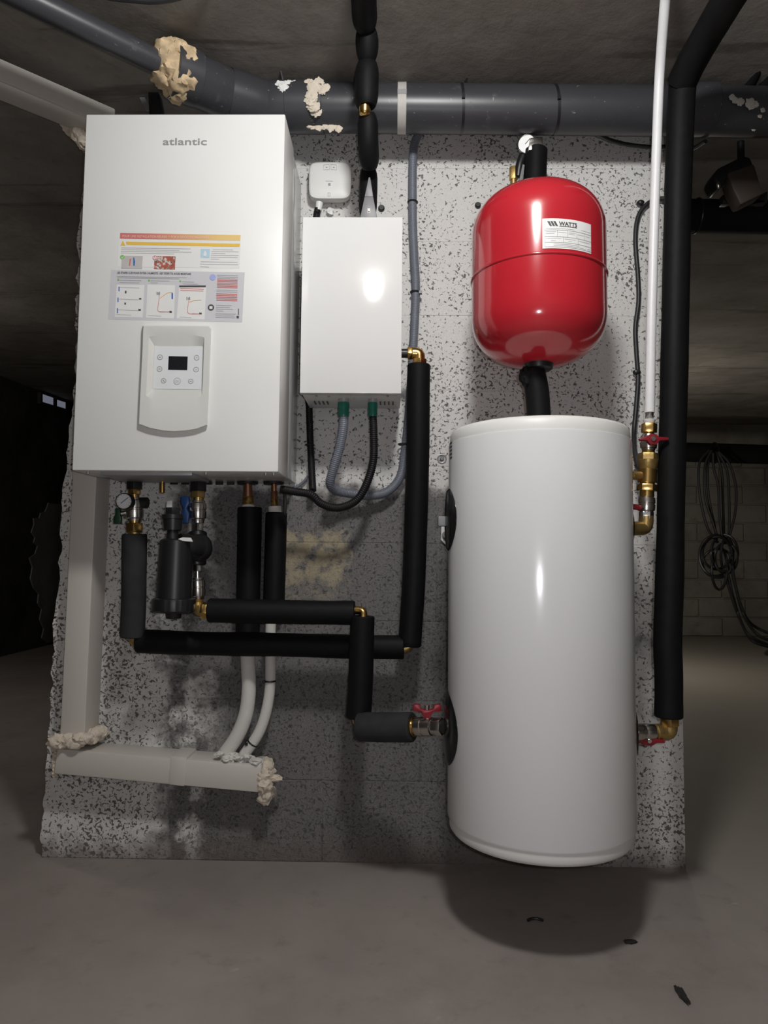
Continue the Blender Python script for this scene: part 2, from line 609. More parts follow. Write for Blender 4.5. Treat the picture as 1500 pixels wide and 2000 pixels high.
def sleeve(pts, r, seed=1, n=10, inner=0.6, wob=0.02, taper=0.0):
    """foam insulation sleeve along points: irregular, with hollow cut ends"""
    P = resample(crom(pts, 10), 0.012)
    rad = []
    for i, p in enumerate(P):
        k = noise.noise(Vector((i * 0.10, seed * 7.3, 0))) * wob * 1.6 + noise.noise(Vector((i * 0.45, seed * 3.3, 4))) * wob * 0.6
        e_ = min(i, len(P) - 1 - i) * 0.012
        if taper and e_ < 0.03:
            k -= taper * (1 - e_ / 0.03) ** 2
        rad.append(r * (1 + k))
    t0 = (P[1] - P[0]).normalized()
    t1 = (P[-1] - P[-2]).normalized()
    e = 0.0025
    A = [P[0] + t0 * 0.012, P[0] + t0 * 0.0005, P[0], P[0] + t0 * e]
    B = [P[-1] - t1 * e, P[-1], P[-1] - t1 * 0.0005, P[-1] - t1 * 0.012]
    ra = [r * inner, r * inner, rad[0] * 0.93, rad[0]]
    rb = [rad[-1], rad[-1] * 0.93, r * inner, r * inner]
    g = G()
    # rings built with a common frame so that the folded ends stay tidy
    pts_all = A + P[1:-1] + B
    r_all = ra + rad[1:-1] + rb
    T = [t0] * 4 + [(P[min(i + 1, len(P) - 1)] - P[i - 1]).normalized() for i in range(1, len(P) - 1)] + [t1] * 4
    _, u, _ = frame(t0)
    rg = []
    for i, p in enumerate(pts_all):
        u = (u - T[i] * u.dot(T[i])).normalized()
        w = T[i].cross(u)
        rg.append([p + (u * math.cos(2 * math.pi * k / 20) + w * math.sin(2 * math.pi * k / 20)) * r_all[i] for k in range(20)])
    g.rings(rg)
    return g


def corrugated(pts, r, pitch=0.0048, depth=0.10, seg=12):
    P = resample(crom(pts, 12), pitch / 4)
    rad = [r * (1 - depth) if i % 4 in (0,) else (r * (1 - depth * 0.35) if i % 4 in (1, 3) else r) for i in range(len(P))]
    return G().tube(P, rad, seg)


def smooth_tube(pts, r, seg=12, n=8, stepl=0.008):
    return G().tube(resample(crom(pts, n), stepl), r, seg)


def stack(root, x0, y0, x1, y1, d, parts):
    """fittings threaded on one axis; parts: (name, t0, t1, r0, r1, kind, material) in pixels along y"""
    A, B = at(x0, y0, d), at(x1, y1, d)
    for name, t0, t1, r0, r1, kind, mat in parts:
        p = A.lerp(B, (t0 - y0) / (y1 - y0))
        q = A.lerp(B, (t1 - y0) / (y1 - y0))
        g = G()
        if kind == 'hex':
            g.rod(p, q, pxr(r0, d), 6, ph=R(18)).build(name, mat, root, 30, bevel=0.0012)
        elif kind == 'ball':
            L = (q - p).length
            m = pxr(max(r0, r1), d)
            g.lathe(p, q - p, [(0, m * .78), (L * .10, m * .82), (L * .14, m * .95), (L * .3, m), (L * .42, m), (L * .45, m * .93),
                               (L * .5, m * .93), (L * .53, m), (L * .7, m), (L * .86, m * .95), (L * .9, m * .82), (L, m * .78)], 24)
            g.build(name, mat, root)
        elif kind == 'thread':
            L = (q - p).length
            k = max(3, int(L / 0.0022))
            pr = []
            for i in range(k):
                pr += [(L * i / k, pxr(r0, d) * .9), (L * (i + .5) / k, pxr(r0, d))]
            g.lathe(p, q - p, pr + [(L, pxr(r0, d) * .9)], 20).build(name, mat, root, 60)
        else:
            g.rod(p, q, pxr(r0, d), 24, pxr(r1, d), bev=0.0008).build(name, mat, root)

# ------------------------------------------------------------------ the setting
def ceil_z(y):
    return CZ + 1.235 + (0.05 * y if y > 0 else -0.035 * y)


struct(G().box((-3.3, -3.3, -0.12), (4.7, 6.1, 0.0)).build('floor', 'floor'))
g = G()
for ya, yb in ((-3.3, 0.0), (0.0, 6.1)):
    v = []
    for z in (0.0, 0.2):
        for y in (ya, yb):
            for x in (-3.3, 4.7):
                v.append((x, y, ceil_z(y) + z))
    g.add(v, [(0, 2, 3, 1), (4, 5, 7, 6), (0, 1, 5, 4), (2, 6, 7, 3), (0, 4, 6, 2), (1, 3, 7, 5)])
ceiling = struct(g.build('ceiling', 'ceiling'))


def side_wall(name, a, b, mat):
    g = G()
    x0, y0 = a
    x1, y1 = b
    v = [(x0, y0, 0), (x1, y0, 0), (x1, y1, 0), (x0, y1, 0)] + [(x0, y0, ceil_z(y0)), (x1, y0, ceil_z(y0)), (x1, y1, ceil_z(y1)), (x0, y1, ceil_z(y1))]
    g.add(v, [(0, 3, 2, 1), (4, 5, 6, 7), (0, 1, 5, 4), (1, 2, 6, 5), (2, 3, 7, 6), (3, 0, 4, 7)])
    return struct(g.build(name, mat))


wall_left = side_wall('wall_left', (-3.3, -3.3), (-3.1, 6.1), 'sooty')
side_wall('wall_right', (4.5, -3.3), (4.7, 6.1), 'old_wall')
side_wall('wall_behind', (-3.1, -3.3), (4.5, -3.1), 'render')
wall_back = side_wall('wall_back', (-0.3, 5.91), (4.5, 6.1), 'old_wall')
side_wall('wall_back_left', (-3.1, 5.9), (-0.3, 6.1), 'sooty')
side_wall('wall_light_block', (-0.35, 0.22), (-0.2, 5.9), 'sooty')  # unseen wall added to keep the back lamp out of the left room

# blocks of the back wall, where it shows between the wall's end and the right edge of the photo
for r in range(10):
    x = 2.55 + (0.25 if r % 2 else 0.0)
    while x < 4.4:
        z0 = r * 0.205 + 0.006
        x1 = min(x + 0.49, 4.49)
        jog = random.uniform(-0.004, 0.004)
        G().box((x, 5.895 + jog, z0), (x1, 5.93, z0 + 0.19)).build('block', 'old_wall', wall_back, bevel=0.006, seg=1)
        x += 0.50

# the block wall that carries the installation
LEFT_EDGE = [(166, 250), (165, 330), (157, 420), (152, 520), (149, 640), (146, 720), (139, 800), (133, 860), (127, 900), (122, 980),
             (117, 1060), (113, 1130), (106, 1200), (104, 1290), (100, 1370), (95, 1420), (92, 1500), (84, 1580), (80, 1640), (78, 1700)]
LE = sorted([(at(x, y, WALL).z, at(x, y, WALL).x) for x, y in LEFT_EDGE])


def left_x(z):
    if z <= LE[0][0]:
        b = LE[0][1]
    elif z >= LE[-1][0]:
        b = LE[-1][1]
    else:
        for (z0, x0), (z1, x1) in zip(LE, LE[1:]):
            if z0 <= z <= z1:
                b = x0 + (x1 - x0) * (z - z0) / (z1 - z0)
                break
    return b + 0.010 * noise.noise(Vector((z * 23, 1.3, 0))) + 0.006 * noise.noise(Vector((z * 71, 4.3, 0)))


RIGHT_X = at(1336, 1500, WALL).x
g = G()
top = ceil_z(0) + 0.0005
outl = [(left_x(i * top / 120) + 0.004, 0.0013, i * top / 120) for i in range(121)]
outl += [(RIGHT_X, 0.0013, top), (RIGHT_X, 0.0013, 0.0)]
wall_mid = struct(G().slab(outl, (0, 0.19, 0)).build('wall_middle', 'wall'))
ROWH = 0.2075
row_off = [0.33, 0.08, 0.36, 0.12, 0.30, 0.05, 0.31, 0.07, 0.33, 0.06, 0.30]
for r in range(11):
    z0 = r * ROWH + 0.002
    z1 = min((r + 1) * ROWH - 0.0005, top - 0.002)
    if z1 - z0 < 0.01:
        continue
    cuts = []
    x = -1.0 + row_off[r] - 0.02
    while x < RIGHT_X - 0.05:
        if x > -0.86:
            cuts.append(x)
        x += 0.505
    b = [None] + cuts + [RIGHT_X]
    for i in range(len(b) - 1):
        xr = b[i + 1] - (0.0012 if i < len(b) - 2 else 0.0)
        nz = 14
        if b[i] is None:
            lft = [(left_x(z0 + (z1 - z0) * k / nz), z0 + (z1 - z0) * k / nz) for k in range(nz + 1)]
        else:
            lft = [(b[i] + 0.0012, z0), (b[i] + 0.0012, z1)]
        jog = random.uniform(-0.0005, 0.0005)
        pts = [(x_, jog, z_) for x_, z_ in lft] + [(xr, jog, z1), (xr, jog, z0)]
        G().slab(pts, (0, 0.02, 0)).build('concrete_block', 'wall', wall_mid, bevel=0.0010, seg=1)

# left dark room: a lighter torn stretch of render and a small cellar window high on the side wall
def at_x(px, py, x):
    v = ROT @ Vector(((px - 750.0) / F, -(py - 1000.0) / F, -1.0))
    return CAM + v * ((x - CAM.x) / v.x)


pts = [(125, 985), (104, 984), (95, 982), (92, 992), (88, 1000), (80, 1002), (77, 1012), (66, 1012), (67, 1024), (62, 1040), (69, 1050), (66, 1060), (74, 1066), (69, 1082), (58, 1090), (64, 1108), (60, 1130), (66, 1148),
       (76, 1160), (74, 1178), (82, 1190), (78, 1210), (86, 1228), (82, 1246), (92, 1256), (125, 1250)]
struct(G().slab([at_x(x, y, -3.09) for x, y in pts], (-0.035, 0, 0)).build('wall_patch', 'old_wall'))
w = struct(G().slab([at_x(x, y, -3.07) for x, y in [(80, 766), (130, 783), (130, 805), (80, 788)]], (-0.05, 0, 0)).build('window_1', 'sooty'))
G().slab([at_x(x, y, -3.068) for x, y in [(84, 770), (104, 777), (104, 791), (84, 785)]], (-0.004, 0, 0)).build('pane', 'pane', w)
G().slab([at_x(x, y, -3.068) for x, y in [(112, 781), (128, 786), (128, 798), (112, 793)]], (-0.004, 0, 0)).build('pane', 'pane', w)

# ------------------------------------------------------------------ boiler (wall-hung indoor unit)
BF, BC = 1.58, 1.72
boiler = thing('boiler', 'large white wall-hung boiler with lettering, paper stickers and a control panel', 'boiler', at(345, 935, 1.8))
fl, fr = at(172, 224, BF), at(560, 222, BF)
bl, br = at(137, 918, BF), at(540, 922, BF)
x0 = (fl.x + bl.x) / 2
x1 = (fr.x + br.x) / 2
zt = (fl.z + fr.z) / 2
zb = (bl.z + br.z) / 2
yF, yC = BF - WALL, BC - WALL
cover = G().box((x0, yF, zb), (x1, yC, zt)).build('front_cover', 'white_front', boiler, bevel=0.0025)
G().box((x0 + 0.003, yC + 0.0025, zb + 0.006), (x1 - 0.003, -0.012, zt - 0.004)).build('casing', 'white_side', boiler, bevel=0.002)
G().box((x0 + 0.02, -0.0125, zb + 0.02), (x1 - 0.02, 0.0005, zt - 0.05)).build('mounting_frame', 'steel_grey', boiler)
G().box((x0 + 0.055, yF + 0.02, zb - 0.008), (at(398, 930, 1.7).x, yC + 0.03, zb + 0.002)).build('bottom_tray', 'steel_grey', boiler, bevel=0.002)
for i, (sx, sy) in enumerate([(172, 921), (402, 925), (519, 925), (534, 927)]):
    p = at(sx, sy, 1.60)
    p.z = zb + 0.001
    G().rod(p, p - Vector((0, 0, 0.007)), 0.003, 10).build('screw', 'steel', boiler)
for i in range(7):
    px = 336 + i * 22
    G().box((at(px, 941, 1.86).x, -0.055, zb - 0.002), (at(px + 14, 941, 1.86).x, -0.05, zb + 0.007)).build('slot', 'black_plastic', boiler)

D1 = BF - 0.0004
g = G()
text_px(g, 'atlantic', 318, 283, 404, 283, 15, D1, 0.012)
g.build('logo', 'grey_print', boiler)

st = G().slab(pxpoly([(233, 454), (471, 459), (468, 524), (229, 521)], D1), (0, 0.0003, 0)).build('upper_sticker', 'sticker_white', boiler)
D2 = D1 - 0.0004


def printed(parent, name, mat, polys, d=D2):
    g = G()
    for q in polys:
        g.slab(pxpoly(q, d), (0, 0.0002, 0))
    o = g.build(name, mat, parent)
    if len(polys) > 1:
        o['kind'] = 'stuff'
    return o


def line(x0, y0, x1, y1, w):
    return [(x0, y0 - w / 2), (x1, y1 - w / 2), (x1, y1 + w / 2), (x0, y1 * 0 + y0 + w / 2)]


printed(st, 'heading_band', 'band', [[(235, 455), (470, 459), (469, 470), (234, 466)]])
g = G()
text_px(g, 'POUR UNE INSTALLATION RÉUSSIE ! / FOR A GOOD INSTALLATION', 239, 463.5, 408, 466.5, 5.2, D2 - 0.0004, 0.004)
g.build('heading', 'pink_print', st)
printed(st, 'warning_band', 'orange_print', [[(246, 472), (469, 476), (468, 482), (247, 478)]])
printed(st, 'warning_triangle', 'orange_print', [[(240, 470), (245, 480), (235, 479.5)]])
ln = []
for k, (xa, xb) in enumerate([(237, 372), (237, 350), (236, 374), (236, 340)]):
    ln.append(line(xa, 484 + k * 3.3, xb, 486 + k * 3.3, 1.1))
for k, (xa, xb) in enumerate([(416, 455), (413, 466), (413, 440), (412, 466), (412, 464), (412, 428)]):
    ln.append(line(xa, 487.5 + k * 3.7, xb, 488 + k * 3.7, 1.0))
for k, (xa, xb) in enumerate([(392, 464), (391, 465), (391, 408)]):
    ln.append(line(xa, 511 + k * 4.6, xb, 512.5 + k * 4.6, 1.2))
printed(st, 'text_lines', 'mid_print', ln)
printed(st, 'drop_icon', 'pale_blue_print', [[(392, 486), (410, 486.5), (409.5, 504), (391.5, 503)]])
D3 = D2 - 0.0004
printed(st, 'drop', 'sticker_white', [[(400.5, 489), (404, 496), (402, 500.5), (398, 500), (397, 496)]], D3)
printed(st, 'printed_photo', 'photo_a', [[(238, 499.5), (279, 500), (277.5, 525), (237, 524.5)]])
printed(st, 'printed_photo', 'photo_b', [[(302, 500), (343, 500.5), (341.5, 526.5), (300.5, 525)]])
printed(st, 'pipe_drawing', 'red_print', [[(253, 506), (256, 505), (254, 519), (252, 519)]], D3)
printed(st, 'pipe_drawing', 'blue_print', [[(260, 504), (262, 502), (264, 511), (263, 519), (260.5, 519)]], D3)


def disc(parent, name, mat, cx, cy, rp, d, ring=0):
    c = at(cx, cy, d)
    g = G()
    if ring:
        g.torus(c, (0, 1, 0), pxr(rp, d), pxr(ring, d), 24, 6)
    else:
        g.rod(c, c + Vector((0, 0.0003, 0)), pxr(rp, d), 24)
    return g.build(name, mat, parent)


disc(st, 'tick_badge', 'green_print', 238.7, 502, 4.4, D3)
disc(st, 'forbidden_badge', 'red_print', 302.5, 503.5, 4.6, D3)
disc(st, 'forbidden_face', 'sticker_white', 302.5, 503.5, 3.4, D3 - 0.0003)
printed(st, 'tick_mark', 'sticker_white', [[(236.6, 502), (238.2, 503.4), (241.3, 500.2), (241.3, 501.4), (238.2, 504.7), (236.4, 503)]], D3 - 0.0003)
printed(st, 'forbidden_mark', 'red_print', [[(300.8, 500.8), (301.8, 500.4), (304.4, 506.2), (303.4, 506.6)]], D3 - 0.0006)

lo = G().slab(pxpoly([(217, 527), (478, 532), (473, 629.5), (211, 624)], D1), (0, 0.0003, 0)).build('lower_sticker', 'sticker_grey', boiler)
g = G()
text_px(g, "LES ÉTAPES CLÉS POUR ÉVITER L'HUMIDITÉ / KEY STEPS TO AVOID MOISTURE", 229, 534.5, 373, 537, 4.2, D2, 0.012)
g.build('heading', 'dark_print', lo)
printed(lo, 'panel', 'sticker_white', [[(228, 556), (282, 556.5), (278.5, 620), (224, 619)]])
printed(lo, 'panel', 'sticker_white', [[(288, 556), (342, 557), (339.5, 622), (285, 620.5)]])
printed(lo, 'panel', 'sticker_white', [[(350, 557.5), (403, 558.5), (399.5, 624), (345, 622)]])
ln = []
for (xa, ya, xb) in [(229, 539.5, 365), (229, 542, 350), (234, 547, 276), (234, 551.5, 272), (294, 548, 331), (294, 552, 308), (356, 550, 379), (356, 554, 387)]:
    ln.append(line(xa, ya, xb, ya + (xb - xa) * 0.02, 1.0))
for k in range(3):
    ln.append(line(424, 537 + k * 3.2, 465, 538 + k * 3.2, 0.9))
for k in range(2):
    ln.append(line(423, 566 + k * 3.2, 464, 567 + k * 3.2, 0.9))
for k, xb in enumerate([453, 449, 455, 436]):
    ln.append(line(422, 596 + k * 3.6, xb, 596.6 + k * 3.6, 0.9))
for k, xb in enumerate([461, 458, 459]):
    ln.append(line(421, 612.5 + k * 3.6, xb, 613.2 + k * 3.6, 0.9))
for (xa, ya, xb) in [(233, 561, 272), (233, 584, 270), (231, 605, 269), (311, 608, 330), (375, 612, 392), (227, 614, 256), (289, 616, 315), (350, 619, 374)]:
    ln.append(line(xa, ya, xb, ya + 1.5, 1.0))
printed(lo, 'text_lines', 'mid_print', ln, D3)
ln = []
for k in range(6):
    ln.append(line(424, 546.5 + k * 2.9, 464, 547.5 + k * 2.9, 1.2))
for k in range(5):
    ln.append(line(422.5, 573.5 + k * 3.2, 463.5, 574.5 + k * 3.2, 1.2))
ln += [line(352, 563, 398, 565, 1.1), line(352, 567, 397, 568.5, 1.1)]
printed(lo, 'red_text_lines', 'red_print', ln, D3)
for q in [rect(231.5, 560, 233.5, 569), rect(229.5, 581, 231.5, 590), rect(228.5, 602, 230.5, 611.5), rect(335, 572, 338, 584)]:
    printed(lo, 'blue_bottle', 'blue_print', [q], D3)
for q in [rect(244, 568, 247, 573), rect(243, 591, 246, 595), rect(271.5, 582, 276, 585), rect(270, 603.5, 275, 607), rect(331, 607, 335.5, 611),
                                        rect(389, 610.5, 394, 614), rect(306, 570, 307.2, 576), rect(308.5, 571, 309.7, 576), rect(311, 570, 312.2, 576),
                                        rect(364.5, 580, 365.7, 586), rect(367.5, 581, 368.7, 586), rect(370, 580, 371.2, 586), rect(350, 557.5, 402, 561)]:
    printed(lo, 'connector', 'dark_print', [q], D3)
for cx, cy in ((231, 546.3), (291, 547.8), (352, 549)):
    disc(lo, 'step_badge', 'green_print', cx, cy, 2.0, D3)
for pts in ([(311, 576), (310, 590), (308, 604), (312, 609), (331, 609)], [(312, 583), (320, 577), (328, 572), (336, 571)],
            [(369, 587), (367, 598), (366, 608), (371, 613), (390, 613)], [(370, 590), (380, 587), (393, 586)]):
    smooth_tube([at(x, y, D3) for x, y in pts], 0.0006, 6, 6, 0.003).build('hose_drawing', 'red_print' if pts[0][0] in (311, 369) else 'orange_print', lo)
disc(lo, 'info_badge', 'lilac_print', 415.5, 541.5, 6.3, D3)
disc(lo, 'booklet_badge', 'dark_print', 412, 600.5, 6.4, D3)
printed(lo, 'booklet_icon', 'sticker_white', [rect(409, 598, 415, 603.3)], D3 - 0.0004)
for q in (rect(462, 617, 466.5, 621.5), rect(465, 603, 466.6, 615)):
    printed(lo, 'reference_mark', 'dark_print', [q], D3)

# control panel
DP = BF - 0.014
DR = BF - 0.003
outer = [(279, 636), (300, 635.5), (343, 635.5), (390, 636), (409, 636.5), (413, 641), (411.5, 680), (409.5, 730), (407.5, 780), (405, 831), (385, 838.5), (363, 842), (340, 843.5),
         (318, 842), (292, 837), (270, 829), (272, 780), (274.5, 730), (277, 680), (278, 645)]
innerf = [(291, 658), (307, 654.5), (343, 652), (375, 654), (396, 658), (399, 660), (398, 690), (397, 720), (396, 748), (394, 773), (381, 781), (362, 785.5), (340, 787),
          (318, 785), (299, 780), (285, 773), (286.5, 745), (288, 715), (289.5, 685), (290.5, 664)]
innerb = [(301, 675), (312, 675), (343, 675.3), (375, 675.7), (394, 676), (397, 678), (396.5, 695), (396, 715), (395, 740), (394, 760), (381, 761.8), (362, 761.8), (340, 761.5),
          (318, 761.2), (304, 761), (297, 760), (297.8, 740), (298.8, 715), (299.8, 695), (300.6, 680)]
rg = [[at(x, y, BF + 0.0005) for x, y in outer], [at(x, y, DP + 0.003) for x, y in outer],
      [at(340 + (x - 340) * 0.975, 740 + (y - 740) * 0.985, DP) for x, y in outer], [at(x, y, DP + 0.0005) for x, y in innerf], [at(x, y, DR) for x, y in innerb]]
panel = G().rings(rg, False, True).build('control_panel', 'bezel', boiler, 25)
DK = DR - 0.0008
G().slab(pxpoly([(302, 676.5), (396, 677.5), (393, 760.5), (298.5, 759.5)], DK), (0, 0.0008, 0)).build('keypad', 'keypad', panel)
scr = G().slab(pxpoly([(329.5, 695.5), (366.5, 696.3), (365.5, 722.7), (328.3, 722)], DK - 0.0008), (0, 0.0008, 0)).build('screen', 'screen', panel)
for bx, by, br_ in ((312.5, 697.8, 5.0), (311.5, 720.8, 5.0), (384, 698.8, 5.0), (383, 721.8, 5.0), (319.5, 743.8, 4.8), (346, 744.5, 6.8), (372.5, 744.8, 4.6)):
    c = at(bx, by, DK)
    bt = G().torus(c, (0, 1, 0), pxr(br_, DK), 0.0007, 24, 6).rod(c, c - Vector((0, 0.0006, 0)), pxr(br_ - 1, DK), 24)
    o = bt.build('button', 'mid_print' if br_ > 6 else 'grey_print', panel)
    disc(panel, 'button_face', 'keypad', bx, by, br_ - 0.7, DK - 0.0009)
g = G()
text_px(g, 'OK', 341.8, 747, 350.2, 747, 5, DK - 0.0012)
g.build('button_letters', 'mid_print', panel)
for q in ([(381.5, 700), (384, 697), (386.5, 700), (384, 698.5)], [(380.5, 720.5), (383, 723.5), (385.5, 720.5), (383, 722)], [(317, 741.5), (319.5, 742), (322, 746.5), (320, 746)],
          [(310.5, 697), (314.5, 697), (314.5, 698.5), (310.5, 698.5)], [(309.5, 720), (313.5, 720), (313.5, 721.5), (309.5, 721.5)], [(370.5, 744), (374.5, 744), (374.5, 745.5), (370.5, 745.5)]):
    printed(panel, 'button_symbol', 'grey_print', [q], DK - 0.0012)

# ------------------------------------------------------------------ radio receiver on the wall
rec = thing('radio_receiver', 'small rounded square white receiver box above the electric box', 'receiver', at(645, 404, 1.9))
DRV = 1.855


def squircle(cx, cy, hw, hh, d, n=40, e=5.5, tilt=0.0):
    out = []
    for i in range(n):
        t = 2 * math.pi * i / n
        c, s_ = math.cos(t), math.sin(t)
        x = math.copysign(abs(c) ** (2 / e), c) * hw
        y = math.copysign(abs(s_) ** (2 / e), s_) * hh
        out.append(at(cx + x, cy + y, d))
    return out


cx, cy = 644.5, 352.5
rg = [squircle(cx, cy + 8, 40, 36, 1.8985), squircle(cx, cy + 3, 41, 37, 1.875)]
G().rings(rg).build('base', 'plastic_white', rec)
rg = [squircle(cx, cy + 2, 40.5, 36, 1.8749), squircle(cx, cy, 41.5, 36, 1.861), squircle(cx, cy, 40.5, 35, DRV + 0.002), squircle(cx, cy, 37, 32, DRV), squircle(cx, cy, 15, 13, DRV - 0.0012)]
lid = G().rings(rg).build('cover', 'plastic_white', rec, 50)
DL = DRV - 0.0014
for q in ([(632, 322), (643, 321), (643.5, 331), (632, 332)], [(646, 321), (657, 322), (657.5, 332), (646.5, 331)], [(640.5, 376.5), (644.5, 376.5), (644.5, 383.5), (640.5, 383.5)]):
    g = G()
    P = pxpoly(q, DL)
    g.tube(P + [P[0]], 0.0004, 5)
    g.build('key_outline', 'grey_print', lid)
for q in [rect(641, 357.5, 645.5, 363), rect(636, 353.3, 650, 354.3), rect(636.5, 326, 639.5, 327.5), rect(650.5, 326, 653.5, 327.5)]:
    printed(lid, 'indicator', 'grey_print', [q], DL)
p = at(621, 398, 1.875)
G().rod(at(624, 396, 1.872), at(622, 411, 1.872), pxr(7.5, 1.87), 16, pxr(6, 1.87)).build('cable_gland', 'plastic_white', rec)
g = G()
g.blob(at(645, 412, 1.888), 0.009, (1.0, 0.7, 1.2), 0.5, 2.5, 2, 3).build('plaster_crumb', 'plastic_white', rec)

# ------------------------------------------------------------------ electric heater box
XF = 1.68
ebox = thing('electric_box', 'plain white glossy rectangular electric box with green glands beneath', 'box', at(685, 790, 1.85))
a, b, c, d_ = at(592, 424, XF), at(787, 424, XF), at(783, 768, XF), at(585, 768, XF)
ex0, ex1 = (a.x + d_.x) / 2, (b.x + c.x) / 2
ez1, ez0 = (a.z + b.z) / 2, (c.z + d_.z) / 2
yX = XF - WALL
G().box((ex0, yX, ez0), (ex1, yX + 0.022, ez1)).build('front_cover', 'white_gloss', ebox, bevel=0.0012)
G().box((ex0 + 0.002, yX + 0.0225, ez0 + 0.003), (ex1 - 0.002, -0.036, ez1 - 0.002)).build('casing', 'plastic_white', ebox, bevel=0.0015)
G().box((ex0 + 0.07, -0.0365, ez1 - 0.10), (ex1 - 0.04, 0.0, ez1 - 0.06)).build('mounting_rail', 'steel_grey', ebox)
G().box((ex0 + 0.07, -0.0365, ez0 + 0.06), (ex1 - 0.04, 0.0, ez0 + 0.10)).build('mounting_rail', 'steel_grey', ebox)
for sx, sdd in ((687, 1.70), (618, 1.71), (694, 1.74), (757, 1.71), (642, 1.72), (775, 1.70)):
    q = at(sx, 775, sdd)
    q.z = ez0 + 0.003
    G().rod(q, q - Vector((0, 0, 0.004)), 0.0035, 10).build('screw', 'steel', ebox)
for i in range(4):
    for x_ in (616, 742):
        q = at(x_ + i * 8, 796, 1.82)
        G().box((q.x, yX + 0.10, ez0 + 0.0015), (q.x + 0.004, yX + 0.135, ez0 + 0.0032)).build('vent_slot', 'black_plastic', ebox)

# grey wedge and hose end standing on the electric box
wz = thing('grey_clip', 'grey tapered plastic clip with a tiny red window on top of the electric box', 'clip', (at(721, 424, 1.74).x, 1.74 - WALL, ez1))
tp = [(712, 384), (729, 384), (737, 426), (703, 426)]
G().slab(pxpoly(tp, 1.688), (0, 0.03, 0)).build('body', 'valve_grey', wz, bevel=0.002)
G().slab(pxpoly([(720, 346), (723, 346), (729, 384), (712, 384)], 1.694), (0, 0.012, 0)).build('tip', 'valve_grey', wz, bevel=0.0012)
G().slab(pxpoly(rect(718, 407, 723, 416), 1.6874), (0, 0.001, 0)).build('window', 'plastic_white', wz)
G().slab(pxpoly(rect(719, 412, 722, 415), 1.6870), (0, 0.0006, 0)).build('indicator', 'red_handle', wz)

# ------------------------------------------------------------------ buffer tank and expansion vessel
DT = 1.575
tc = at(1052, 1094, DT)
TX, TY, TR = tc.x, tc.y, 0.1985
TZ1 = at(1052, 833, DT).z - 0.012
TZ0 = at(1052, 1700, DT - TR).z
tank = thing('buffer_tank', 'tall white cylindrical buffer tank hanging on the wall', 'tank', (TX, TY, TZ0))
g = G().lathe((TX, TY, TZ0), (0, 0, 1), [(0.030, TR - 0.001), (0.034, TR), (TZ1 - TZ0 - 0.034, TR), (TZ1 - TZ0 - 0.030, TR - 0.001)], 96)
g.build('jacket', 'tank_white', tank, 50)
H = TZ1 - TZ0
G().lathe((TX, TY, TZ0), (0, 0, 1), [(H - 0.0305, TR - 0.003), (H - 0.026, TR - 0.0025), (H - 0.010, TR - 0.004), (H - 0.003, TR - 0.008), (H, TR - 0.016), (H - 0.002, 0.05)], 96).build('lid', 'plastic_white', tank, 50)
G().lathe((TX, TY, TZ0), (0, 0, 1), [(0.002, 0.05), (0.0, TR - 0.018), (0.003, TR - 0.009), (0.010, TR - 0.004), (0.018, TR - 0.005), (0.0305, TR - 0.003)], 96).build('bottom_cap', 'plastic_white', tank, 50)


def tank_pt(ang, z, off=0.0):
    """ang measured from the side facing the camera (-y), positive to the left"""
    return Vector((TX - math.sin(ang) * (TR + off), TY - math.cos(ang) * (TR + off), z))


def saddle(name, ang0, z0, rad, mat, thick=0.007, squash=1.0):
    rg = []
    for (k, off) in ((1.0, 0.0004), (1.0, 0.0015), (0.9, thick * 0.8), (0.55, thick * 1.15), (0.2, thick * 1.3)):
        rg.append([tank_pt(ang0 + math.cos(2 * math.pi * i / 32) * rad * squash * k / TR, z0 + math.sin(2 * math.pi * i / 32) * rad * k, off) for i in range(32)])
    return G().rings(rg, True, True).build(name, mat, tank, 60)


zA = at(873, 1015, DT).z
zB = at(873, 1421, DT).z
saddle('flange_cover', R(90), zA, 0.070, 'black_gloss')
saddle('flange_cover', R(90), zB, 0.078, 'black_gloss')
zC = at(1230, 1030, DT).z
zD = at(1230, 1430, DT).z
saddle('flange_cover', R(-93), zC, 0.045, 'black_gloss')
saddle('flange_cover', R(-93), zD, 0.060, 'black_gloss')
q = tank_pt(R(90), zA - 0.004, 0.008)
G().box((q.x - 0.016, q.y - 0.012, q.z - 0.011), (q.x + 0.004, q.y + 0.012, q.z + 0.011)).build('sensor_plug', 'valve_grey', tank, bevel=0.002)
for k in range(5):
    zk = at(880, 868 + k * 7, DT).z
    a0 = R(80)
    pts = [tank_pt(a0 + R(5), zk, 0.0006), tank_pt(a0 - R(1.5), zk, 0.0006), tank_pt(a0 - R(1.5), zk - 0.004, 0.0006), tank_pt(a0 + R(5), zk - 0.004, 0.0006)]
    G().slab(pts, Vector((TX, TY, zk)) * 0.002 - Vector((pts[0].x, pts[0].y, zk)) * 0.002).build('printed_mark', 'dark_print', tank)
# torn black tape behind the right flank
g = G().slab([tank_pt(R(-103), at(1230, 1215, DT).z, 0.001), (TX + TR + 0.018, TY + 0.09, at(1230, 1214, DT).z), (TX + TR + 0.030, TY + 0.09, at(1230, 1221, DT).z),
              (TX + TR + 0.014, TY + 0.09, at(1230, 1229, DT).z), (TX + TR + 0.004, TY + 0.08, at(1230, 1238, DT).z), tank_pt(R(-103), at(1230, 1240, DT).z, 0.001)], (0, 0.002, 0))
g.build('tape_scrap', 'black_plastic', tank)
G().box((TX - 0.10, TY + TR - 0.02, zA - 0.04), (TX + 0.10, 0.0, zA + 0.02)).build('wall_bracket', 'zinc', tank)
G().box((TX - 0.10, TY + TR - 0.02, zD - 0.02), (TX + 0.10, 0.0, zD + 0.04)).build('wall_bracket', 'zinc', tank)

